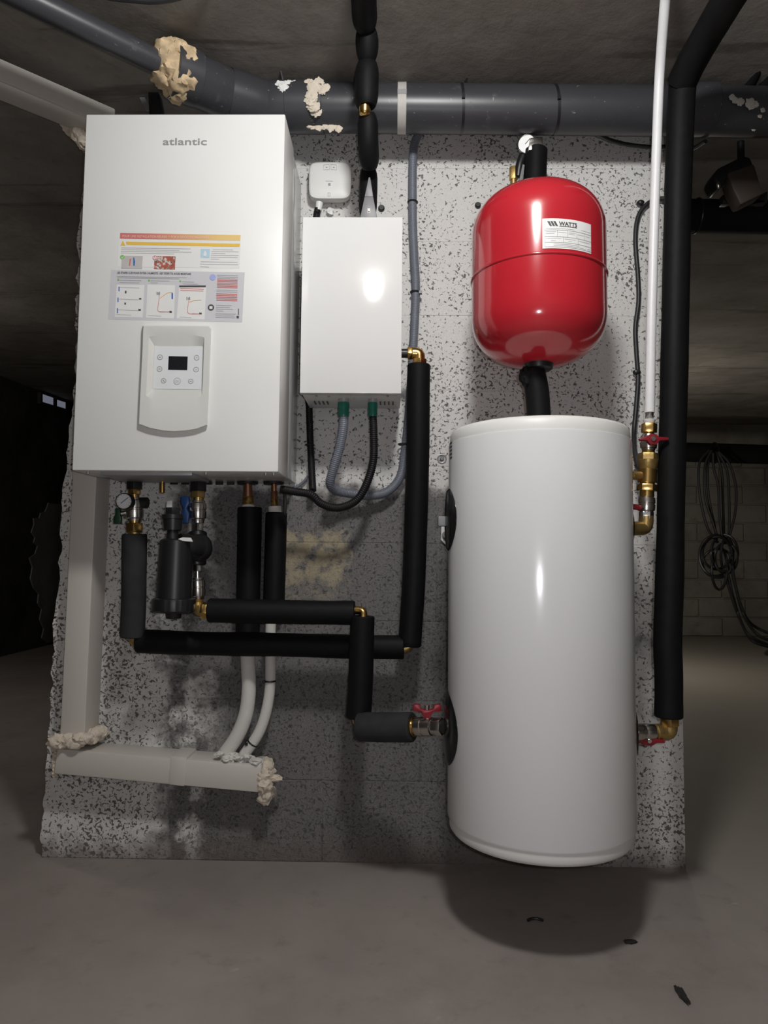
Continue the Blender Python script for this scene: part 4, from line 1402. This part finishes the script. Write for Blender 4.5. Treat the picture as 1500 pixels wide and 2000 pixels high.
def butterfly(root, c, ax_u, ax_n, w, h):
    """two-winged lever: ax_u along the wings, ax_n the stem direction (away from the valve)"""
    u, n = Vector(ax_u).normalized(), Vector(ax_n).normalized()
    b = u.cross(n).normalized()
    prof = [(-1.0, 1.0), (-.82, 1.12), (-.5, 1.08), (-.42, .55), (-.2, .42), (.2, .42), (.42, .55), (.5, 1.08), (.82, 1.12), (1.0, 1.0), (1.0, .35), (.9, .25), (.45, .22), (.32, -.1), (.22, -.6), (-.22, -.6), (-.32, -.1), (-.45, .22), (-.9, .25), (-1.0, .35)]
    pts = [Vector(c) + u * (x * w) + n * (y * h) - b * 0.006 for x, y in prof]
    G().slab(pts, b * 0.012).build('handle', 'red_handle', root, bevel=0.002)
    G().rod(Vector(c) + n * h * 0.4, Vector(c) + n * h * 1.0, 0.0055, 12, bev=0.001).build('handle_bolt', 'steel', root)
    G().rod(Vector(c) - n * h * 1.6, Vector(c) + n * h * 0.2, 0.006, 12).build('spindle', 'nickel', root)


butterfly(v3, at(834, 1393, 1.60), (1, 0, 0), (0, 0, 1), pxr(27, 1.6), 0.018)

# ------------------------------------------------------------------ supply group at the right of the tank
DW = 1.60
v4 = thing('safety_valve_group', 'brass safety valve group with two red levers at the upper right of the tank', 'valve', at(1262, 1040, DW))
stack(v4, 1269, 800, 1262, 1016, DW, [('ferrule', 803, 820, 8, 8, 'thread', 'steel'), ('white_ring', 820, 827, 12, 10, 'cyl', 'plastic_white'), ('brass_nut', 828, 846, 15, 15, 'hex', 'brass'), ('brass_neck', 826, 852, 9, 9, 'cyl', 'brass'),
                                     ('upper_valve', 849, 880, 16, 16, 'ball', 'nickel'), ('brass_neck', 877, 888, 12, 12, 'cyl', 'brass'), ('brass_nut', 886, 900, 19.5, 19.5, 'hex', 'brass_dull'),
                                     ('check_body', 899, 918, 19.5, 17, 'cyl', 'brass_dull'), ('check_body', 917, 944, 17.5, 17.5, 'cyl', 'brass'), ('brass_neck', 943, 948, 14, 14, 'cyl', 'brass'), ('brass_nut', 947, 960, 20, 20, 'hex', 'brass'),
                                     ('brass_neck', 959, 971, 13.5, 13.5, 'cyl', 'brass'), ('lower_valve', 968, 1002, 16, 16, 'ball', 'nickel'), ('hex_end', 1000, 1015, 14, 14, 'hex', 'steel')])
G().rod(at(1258, 929, DW), at(1233, 929, DW - 0.01), pxr(9, DW), 12, pxr(8.5, DW), bev=0.002).build('side_outlet', 'brass_dull', v4)
G().tube(resample(crom([at(1262, 1008, DW), at(1262, 1022, DW), at(1257, 1031, DW), at(1243, 1032, DW - .01), at(1224, 1032, DT)], 8), 0.003), pxr(13.5, DW), 20).build('brass_elbow', 'brass_dull', v4)
hc = at(1276, 857, DW - 0.035)
G().slab([hc + Vector((x * 0.030, 0, y * 0.011)) for x, y in [(-1.0, .15), (-.5, .55), (-.2, 1.0), (.25, 1.0), (.45, .45), (1.15, .35), (1.15, -.25), (.5, -.35), (.25, -1.2), (-.2, -1.2), (-.45, -.35), (-1.0, -.3)]], (0, 0.011, 0)).build('lever', 'red_handle', v4, bevel=0.002)
G().rod(hc + Vector((0, -0.004, 0)), hc + Vector((0, 0.03, 0)), 0.0055, 12, bev=0.001).build('lever_bolt', 'steel', v4)
G().tube(resample(crom([at(1252, 994, DW), at(1246, 991, DW - .005), at(1238, 990, DW - .005), at(1228, 990, DW - .005)], 6), 0.004), [0.011, 0.010, 0.006, 0.005, 0.005, 0.005, 0.005, 0.005][:0] or 0.0065, 12).build('lever', 'red_handle', v4)

px_ = thing('white_tube', 'thin white plastic tube coming down from the ceiling to the safety valve group', 'pipe', at(1268, 803, DW))
smooth_tube([at(1306, -75, 1.40), at(1298, 15, 1.48), at(1288, 150, 1.57), at(1282, 300, 1.595), at(1277, 450, 1.60), at(1272, 640, 1.60), at(1269, 806, 1.60)], pxr(9.6, 1.59), 20).build('tube', 'pex', px_)

# big insulated pipe at the wall's right end
fc = thing('insulated_drop_pipe', 'thick black insulated pipe dropping along the right end of the wall', 'pipe', at(1306, 1402, DW))
sleeve([at(1306, 1401, DW), at(1306, 1320, DW), at(1304, 1250, DW), at(1308, 1120, DW), at(1311, 950, DW), at(1316, 760, DW), at(1320, 560, DW), at(1324, 380, DW), at(1329, 240, DW), at(1334, 148, DW)], pxr(26, DW), 51, wob=0.02).build('sleeve', 'rubber', fc)
sleeve([at(1330, 165, 1.595), at(1352, 120, 1.55), at(1392, 50, 1.47), at(1440, -30, 1.36), at(1478, -95, 1.29)], 0.0335, 52).build('sleeve', 'rubber', fc)
v5 = thing('tank_outlet_valve', 'small nickel valve with low red butterfly handle at lower right of the tank', 'valve', at(1270, 1455, DW))
hstack(v5, 1225, 1430, 1300, 1430, DT, DW, [('valve_body', 1232, 1282, 16, 'ball', 'nickel'), ('brass_end', 1279, 1296, 15.5, 'cyl', 'brass_dull')])
G().tube(resample(crom([at(1290, 1430, DW), at(1300, 1431, DW), at(1307, 1427, DW), at(1308, 1416, DW)], 8), 0.003), pxr(14.5, DW), 20).build('brass_elbow', 'brass_dull', v5)
G().rod(at(1308, 1417, DW), at(1307, 1401, DW), pxr(18, DW), 6, ph=R(20)).build('brass_nut', 'brass', v5, 30, bevel=0.001)
hc = at(1268, 1447, DW - 0.024)
G().slab([hc + Vector((x * 0.033, 0, y * 0.012)) for x, y in [(-1.0, .1), (-.5, .45), (-.2, 1.1), (.2, 1.1), (.5, .35), (1.05, .15), (1.05, -.45), (.5, -.4), (.25, -.9), (-.25, -.9), (-.5, -.45), (-1.0, -.55)]], (0, 0.012, 0)).build('handle', 'red_handle', v5, bevel=0.002)
G().rod(hc + Vector((0, -0.004, 0)), hc + Vector((0, 0.03, 0.004)), 0.0055, 12, bev=0.001).build('handle_bolt', 'steel', v5)

# ------------------------------------------------------------------ refrigerant lines
r1 = thing('refrigerant_line', 'thicker refrigerant line, black sleeve above and white foam sleeve below', 'pipe', at(440, 1478, 1.84), 'refrigerant lines under the boiler')
stack(r1, 484, 940, 485, 996, 1.845, [('black_grommet', 939, 946, 21, 20, 'cyl', 'black_plastic'), ('copper_stub', 944, 972, 8, 9.5, 'cyl', 'copper'), ('flare_nut', 970, 987, 12, 12, 'hex', 'brass'), ('white_sleeve_end', 986, 996, 12, 13, 'cyl', 'insul_white')])
sleeve([at(488, 991, 1.842), at(487, 1070, 1.842), at(485, 1160, 1.842), at(484, 1240, 1.842)], pxr(23.5, 1.84), 61).build('black_sleeve', 'rubber', r1)
sleeve([at(483, 1225, 1.845), at(484, 1290, 1.845), at(486, 1345, 1.845), at(480, 1395, 1.845), at(463, 1438, 1.845), at(438, 1474, 1.845)], pxr(14, 1.845), 62, inner=.7).build('white_sleeve', 'insul_white', r1)
r2 = thing('refrigerant_line', 'thinner refrigerant line with zip-tied white foam sleeve below its black sleeve', 'pipe', at(476, 1482, 1.84), 'refrigerant lines under the boiler')
stack(r2, 535, 940, 537, 1002, 1.845, [('black_grommet', 939, 946, 21, 20, 'cyl', 'black_plastic'), ('copper_stub', 944, 962, 5.5, 5.5, 'cyl', 'copper'), ('copper_nut', 960, 976, 7.5, 7.5, 'hex', 'copper'), ('flare_nut', 975, 988, 8, 8, 'hex', 'brass'), ('white_sleeve_end', 989, 1004, 13, 13, 'cyl', 'insul_white')])
sleeve([at(540, 1001, 1.842), at(538, 1080, 1.842), at(535, 1182, 1.842)], pxr(21, 1.84), 63).build('black_sleeve', 'rubber', r2)
sleeve([at(530, 1170, 1.845), at(528, 1250, 1.845), at(528, 1330, 1.845), at(521, 1385, 1.845), at(505, 1432, 1.842), at(474, 1478, 1.84)], pxr(10.3, 1.845), 64, inner=.7).build('white_sleeve', 'insul_white', r2)
for tx, ty, ax in ((527, 1330, (0, 0, 1)), (503, 1452, (.6, 0, .8))):
    c = at(tx, ty, 1.843) if ty < 1400 else at(493, 1451, 1.842)
    t_ = G().torus(c, ax, pxr(10.8, 1.84), 0.0022, 20, 8).build('zip_tie', 'black_plastic', r2)
    G().box((c.x - 0.016, c.y - 0.016, c.z - 0.003), (c.x - 0.009, c.y - 0.009, c.z + 0.003)).build('tie_head', 'black_plastic', t_)
cb = smooth_tube([at(551, 950, 1.83), at(556, 962, 1.825), at(557, 985, 1.825), at(556, 1004, 1.83), at(553, 1012, 1.84)], 0.0042, 10)
tag(cb.build('short_black_cable', 'cable'), 'short black cable from the boiler underside into the thinner refrigerant sleeve', 'cable')

# ------------------------------------------------------------------ cream trunking
t1 = thing('vertical_trunking', 'vertical cream plastic trunking running down behind the boiler', 'trunking', at(150, 1440, 1.81))
a = at(116, 1440, 1.81)
b = at(141, 925, 1.81)
up = (b - a) / (b.z - a.z)
topz = 1.90
wid = Vector((pxr(49, 1.81), 0, 0))
tl = a + up * (topz - a.z)
G().slab([a, a + wid, tl + wid, tl], (0, WALL - 1.81, 0)).build('duct', 'trunking', t1, bevel=0.005)
g = G()
for i in range(11):
    g.blob(at(112 + i * 7.2, 1447 + 5 * math.sin(i * 1.7) - (9 if i > 7 else 0), 1.81 + (0.03 if i > 8 else -0.004)), random.uniform(0.015, 0.020), (1.2, 1, .9), 0.32, 2.2, 3, i)
for i in range(4):
    g.blob(at(178 + i * 6, 1440 - i * 3, 1.835 + i * .015), 0.019, (1, 1, 1), 0.3, 2.2, 3, 30 + i)
g.build('foam_seal', 'foam', t1)
t2 = thing('floor_trunking', 'sloping horizontal cream trunking near the floor with a joint cover', 'trunking', at(310, 1530, 1.81))
A2, B2, C2, E2 = at(111, 1462, 1.81), at(512, 1496, 1.81), at(506, 1549, 1.81), at(104, 1512, 1.81)
G().slab([A2, B2, C2, E2], (0, WALL - 1.81, 0)).build('duct', 'trunking', t2, bevel=0.005)
q = pxpoly([(332, 1477), (365, 1480), (360, 1537), (328, 1533)], 1.808)
G().slab(q, (0, WALL - 1.808, 0)).build('joint_cover', 'trunking', t2, bevel=0.004)
g = G()
for i in range(14):
    g.blob(at(516 + random.uniform(-6, 14), 1492 + i * 5, 1.815 + random.uniform(0, .05)), random.uniform(0.013, 0.019), (1, 1, 1), 0.34, 2.3, 3, 50 + i)
g.blob(at(536, 1520, 1.83), 0.012, (1.6, .8, .7), 0.4, 2, 3, 71)
g.build('end_foam', 'foam', t2)
g = G()
for i in range(9):
    g.blob(at(428 + i * 9, 1472 + (i % 3) * 4 + i * .9, 1.822 + (i % 2) * .012), random.uniform(0.008, 0.013), (1.3, 1, .7), 0.5, 2.3, 3, 80 + i)
g.build('sleeve_foam', 'insul_white', t2)
g = G()
for i in range(5):
    g.blob(at(107 + (i % 2) * 2, 1462 + i * 12, 1.83), 0.010, (.7, 1.2, 1), 0.5, 2.3, 3, 100 + i)
g.build('edge_foam', 'foam', t2)
t3 = thing('ceiling_trunking', 'cream trunking slanting along the ceiling at the upper left', 'trunking', at(160, 250, 1.85))
HT = CZ + 1.205


def at_z(px, py, z):
    v = ROT @ Vector(((px - 750.0) / F, -(py - 1000.0) / F, -1.0))
    return CAM + v * ((z - CZ) / v.z)


PA, PB = at_z(226, 212, HT), at_z(0, 113, HT)
dr = (PB - PA).normalized()
PB = PA + dr * 0.62
PA = PA - dr * 0.0
nb = Vector((dr.y, -dr.x, 0))
if nb.x > 0:
    nb = -nb
sec = [Vector((0, 0, 0)), Vector((0, 0, -0.056)), Vector((0, 0, -0.056)) + nb * 0.085, nb * 0.085]
G().rings([[PA + s_ for s_ in sec], [PB + s_ for s_ in sec]]).build('duct', 'trunking', t3, bevel=0.005)
g = G()
for i in range(12):
    g.blob(at(132 + i * 3.2 + random.uniform(-3, 3), 240 + i * 3.4, 1.835 + random.uniform(-.01, .02)), random.uniform(0.016, 0.022), (1, 1, 1), 0.3, 2.3, 3, 120 + i)
g.build('foam_seal', 'foam', t3)

# ------------------------------------------------------------------ small things on the wall and ceiling
def bolt(px, py, label, rp=6, mat='black_plastic', ring=None):
    c = at(px, py, WALL)
    t = thing('wall_bolt', label, 'bolt', c, 'bolts in the block wall')
    G().lathe(c + Vector((0, 0.004, 0)), (0, -1, 0), [(0, pxr(rp, WALL)), (0.010, pxr(rp, WALL)), (0.013, pxr(rp * .7, WALL))], 16).build('head', mat, t)
    if ring:
        G().torus(c - Vector((0, 0.002, 0)), (0, 1, 0), pxr(ring, WALL), 0.0022, 24).build('washer', 'zinc', t)


bolt(933, 402, 'black bolt head in the wall left of the red vessel')
bolt(745, 408, 'black bolt head in the wall right of the grey clip', 6.5)
bolt(863, 896, 'dark anchor with ring washer in the wall left of the tank top', 4.5, 'valve_grey', 8)
br_ = thing('angle_bracket', 'small white slotted steel bracket on the wall beside the upper black flange', 'bracket', at(868, 1060, 1.9))
G().slab(pxpoly([(862, 1026), (878, 1022), (880, 1062), (870, 1064), (861, 1055)], 1.892), (0, 0.01, 0)).build('plate', 'plastic_white', br_, bevel=0.002)
G().rod(at(871, 1046, 1.882), at(871, 1046, 1.893), pxr(5, 1.89), 12).build('bolt_head', 'steel', br_)
G().torus(at(871, 1046, 1.891), (0, 1, 0), pxr(7, 1.89), 0.002, 20).build('washer', 'grey_print', br_)

cbl = thing('black_wall_cable', 'black cable clipped down the wall between the red vessel and white tube', 'cable', at(1245, 905, 1.88))
smooth_tube([at(1345, 396, 1.875), at(1312, 389, 1.88), at(1285, 389, 1.888), at(1262, 400, 1.89), at(1246, 425, 1.892), at(1241, 470, 1.892), at(1246, 540, 1.892), at(1247, 590, 1.892), at(1241, 640, 1.892),
             at(1243, 690, 1.892), at(1246, 740, 1.89), at(1242, 800, 1.885), at(1238, 850, 1.87), at(1241, 890, 1.80), at(1250, 915, 1.68), at(1258, 925, 1.62)], 0.0062, 12).build('cable', 'cable', cbl)
for tx, ty in ((1251, 396), (1244, 727)):
    G().blob(at(tx, ty, 1.888), 0.010, (1.1, .8, .8), 0.25, 2, 2, tx).build('clip', 'black_plastic', cbl)
sag = smooth_tube([at(1165, 262, 1.80), at(1190, 273, 1.84), at(1225, 282, 1.86), at(1270, 287, 1.86), at(1320, 286, 1.86), at(1352, 290, 1.85), at(1378, 276, 1.80)], 0.0055, 10)
tag(sag.build('sagging_cable', 'cable'), 'black cable sagging below the grey waste pipe behind the white tube', 'cable')
cc = smooth_tube([at(488, -20, 1.62), at(505, 30, 1.66), at(530, 90, 1.70), at(546, 130, 1.72), at(553, 158, 1.735)], 0.0035, 8)
tag(cc.build('ceiling_cable', 'pvc'), 'thin grey cable hanging from the ceiling onto the waste pipe', 'cable')
cd = smooth_tube([at(60, -70, 1.42), at(180, -14, 1.46), at(260, 0, 1.47), at(330, 0, 1.47), at(420, -30, 1.45)], 0.006, 8)
tag(cd.build('ceiling_cable', 'cable'), 'black cable crossing the top edge above the grey branch pipe', 'cable')

# ------------------------------------------------------------------ background, right of the wall
bp = thing('ceiling_shade_bar', 'broad black bar standing in for shade under the ceiling right of the insulated drop pipe', 'pipe', at(1430, 455, 2.3))  # black bar and its rings stand in for a dark strip of shade
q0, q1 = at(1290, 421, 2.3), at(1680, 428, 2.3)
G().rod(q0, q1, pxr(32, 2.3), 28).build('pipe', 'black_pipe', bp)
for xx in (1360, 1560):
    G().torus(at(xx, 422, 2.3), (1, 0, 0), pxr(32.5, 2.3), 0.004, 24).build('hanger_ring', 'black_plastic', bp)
bw = thing('wall_pipe', 'black pipe along the back wall carrying the cable coil', 'pipe', at(1420, 905, 6.6))
G().rod(at(1200, 879, 6.6), at(1640, 892, 6.6), pxr(19, 6.6), 24).build('pipe', 'black_pipe', bw)
for xx in (1395, 1590):
    G().torus(at(xx, 885, 6.6), (1, 0, 0), pxr(20, 6.6), 0.008, 24).build('hanger_ring', 'black_plastic', bw)
co = thing('cable_coil', 'long loops of black cable hanging from the wall pipe in the background', 'cable', at(1405, 1250, 6.4))
loops = [[(1385, 880), (1366, 905), (1366, 960), (1378, 1020), (1390, 1045), (1402, 1060)], [(1390, 880), (1377, 910), (1377, 970), (1392, 1020), (1402, 1050)],
         [(1393, 885), (1394, 915), (1403, 950), (1405, 1000), (1410, 1050)], [(1398, 882), (1409, 920), (1412, 980), (1414, 1050)], [(1402, 882), (1420, 920), (1424, 980), (1424, 1050)],
         [(1403, 882), (1424, 905), (1437, 950), (1436, 1000), (1424, 1050)], [(1387, 882), (1382, 920), (1384, 970), (1396, 1030), (1400, 1060)]]
for i, lp in enumerate(loops):
    smooth_tube([at(x, y, 6.45 - 0.02 * (i % 3)) for x, y in lp], pxr(2.6, 6.4), 8, 8, 0.03).build('loop', 'cable', co)
for i, (cx_, cy_, rx, ry) in enumerate([(1398, 1085, 32, 40), (1400, 1080, 28, 32), (1415, 1080, 26, 36), (1418, 1090, 22, 30), (1405, 1110, 15, 42), (1420, 1085, 12, 35), (1402, 1100, 30, 28)]):
    P = [at(cx_ + rx * math.cos(t * math.pi / 8 + i), cy_ + ry * math.sin(t * math.pi / 8 + i), 6.40 + 0.03 * math.sin(t + i)) for t in range(17)]
    smooth_tube(P, pxr(2.6, 6.4), 8, 5, 0.03).build('loop', 'cable', co)
for i, lp in enumerate([[(1418, 1100), (1428, 1150), (1442, 1200), (1462, 1240), (1505, 1262)], [(1425, 1100), (1438, 1150), (1452, 1200), (1480, 1240), (1520, 1256)], [(1430, 1105), (1440, 1160), (1460, 1210), (1490, 1232), (1530, 1245)],
                        [(1415, 1120), (1434, 1180), (1450, 1220), (1470, 1252), (1520, 1268)]]):
    smooth_tube([at(x, y, 6.38 - (0.25 if y > 1235 else 0)) for x, y in lp], pxr(2.8, 6.4), 8, 8, 0.03).build('trailing_cable', 'cable', co)
bb = thing('ceiling_lamp', 'small dark brown box lamp with a shiny tip hanging before the black ceiling bar', 'lamp', at(1450, 395, 2.0))
G().slab(pxpoly([(1420, 336), (1474, 318), (1492, 378), (1447, 400), (1432, 370)], 1.985), (0, 0.055, 0)).build('box', 'brown_box', bb, bevel=0.008)
G().slab(pxpoly([(1393, 346), (1402, 328), (1452, 303), (1466, 306), (1476, 330), (1420, 347), (1410, 366), (1400, 362)], 1.99), (0, 0.07, 0)).build('hood', 'black_plastic', bb, bevel=0.008)
G().slab(pxpoly([(1411, 380), (1440, 374), (1450, 400), (1500, 372), (1500, 395), (1412, 396)], 2.06), (0, 0.03, 0)).build('back_plate', 'black_plastic', bb, bevel=0.004)
G().blob(at(1403, 361, 1.985), pxr(6, 2.0), (.75, .7, 1.4), .1, 2, 2, 3).build('shiny_tip', 'steel', bb)
q = at(1448, 330, 2.03)
G().rod(q, Vector((q.x, q.y, ceil_z(q.y))), 0.010, 10).build('bracket', 'black_plastic', bb)
ck = thing('ceiling_duct', 'pair of black pipes along the ceiling at the upper right corner', 'pipe', at(1480, 150, 1.9))
for (xa, ya, xb, yb, rr) in ((1462, 168, 1530, 40, 12), (1490, 172, 1560, 60, 16)):
    A, B = at(xa, ya, 1.78), at(xb, yb, 1.5)
    A.z = B.z = ceil_z(-0.2) - 0.035
    A = at(xa, ya, (A.z - CZ) * F / (1106 - ya))
    B = at(xb, yb, (A.z - CZ) * F / (1106 - yb))
    G().rod(A, B, pxr(rr, 1.8), 16).build('pipe', 'black_pipe', ck)

# ------------------------------------------------------------------ bits on the floor
def floor_pt(px, py):
    v = ROT @ Vector(((px - 750.0) / F, -(py - 1000.0) / F, -1.0))
    return CAM + v * (-CZ / v.z)


sc_ = smooth_tube([floor_pt(1031, 1801) + Vector((0, 0, .0035)), floor_pt(1038, 1798) + Vector((0, 0, .004)), floor_pt(1050, 1798) + Vector((0, 0, .004)), floor_pt(1061, 1801) + Vector((0, 0, .0035))], 0.0032, 8, 8, 0.004)
tag(sc_.build('cable_offcut', 'cable'), 'tiny black cable offcut on the floor in the tank shadow', 'scrap')
for px, py, r_, s3, lb in ((1332, 1945, 0.010, (0.7, 2.6, .35), 'dark elongated crumb on the floor at the lower right'), (1231, 1841, 0.010, (1.3, .8, .3), 'flat dark crumb on the floor at the right edge of the tank shadow')):
    c = floor_pt(px, py)
    o = G().blob(c + Vector((0, 0, r_ * s3[2] * .7)), r_, s3, .5, 2.5, 3, px)
    tag(o.build('floor_crumb', 'chip'), lb, 'debris')
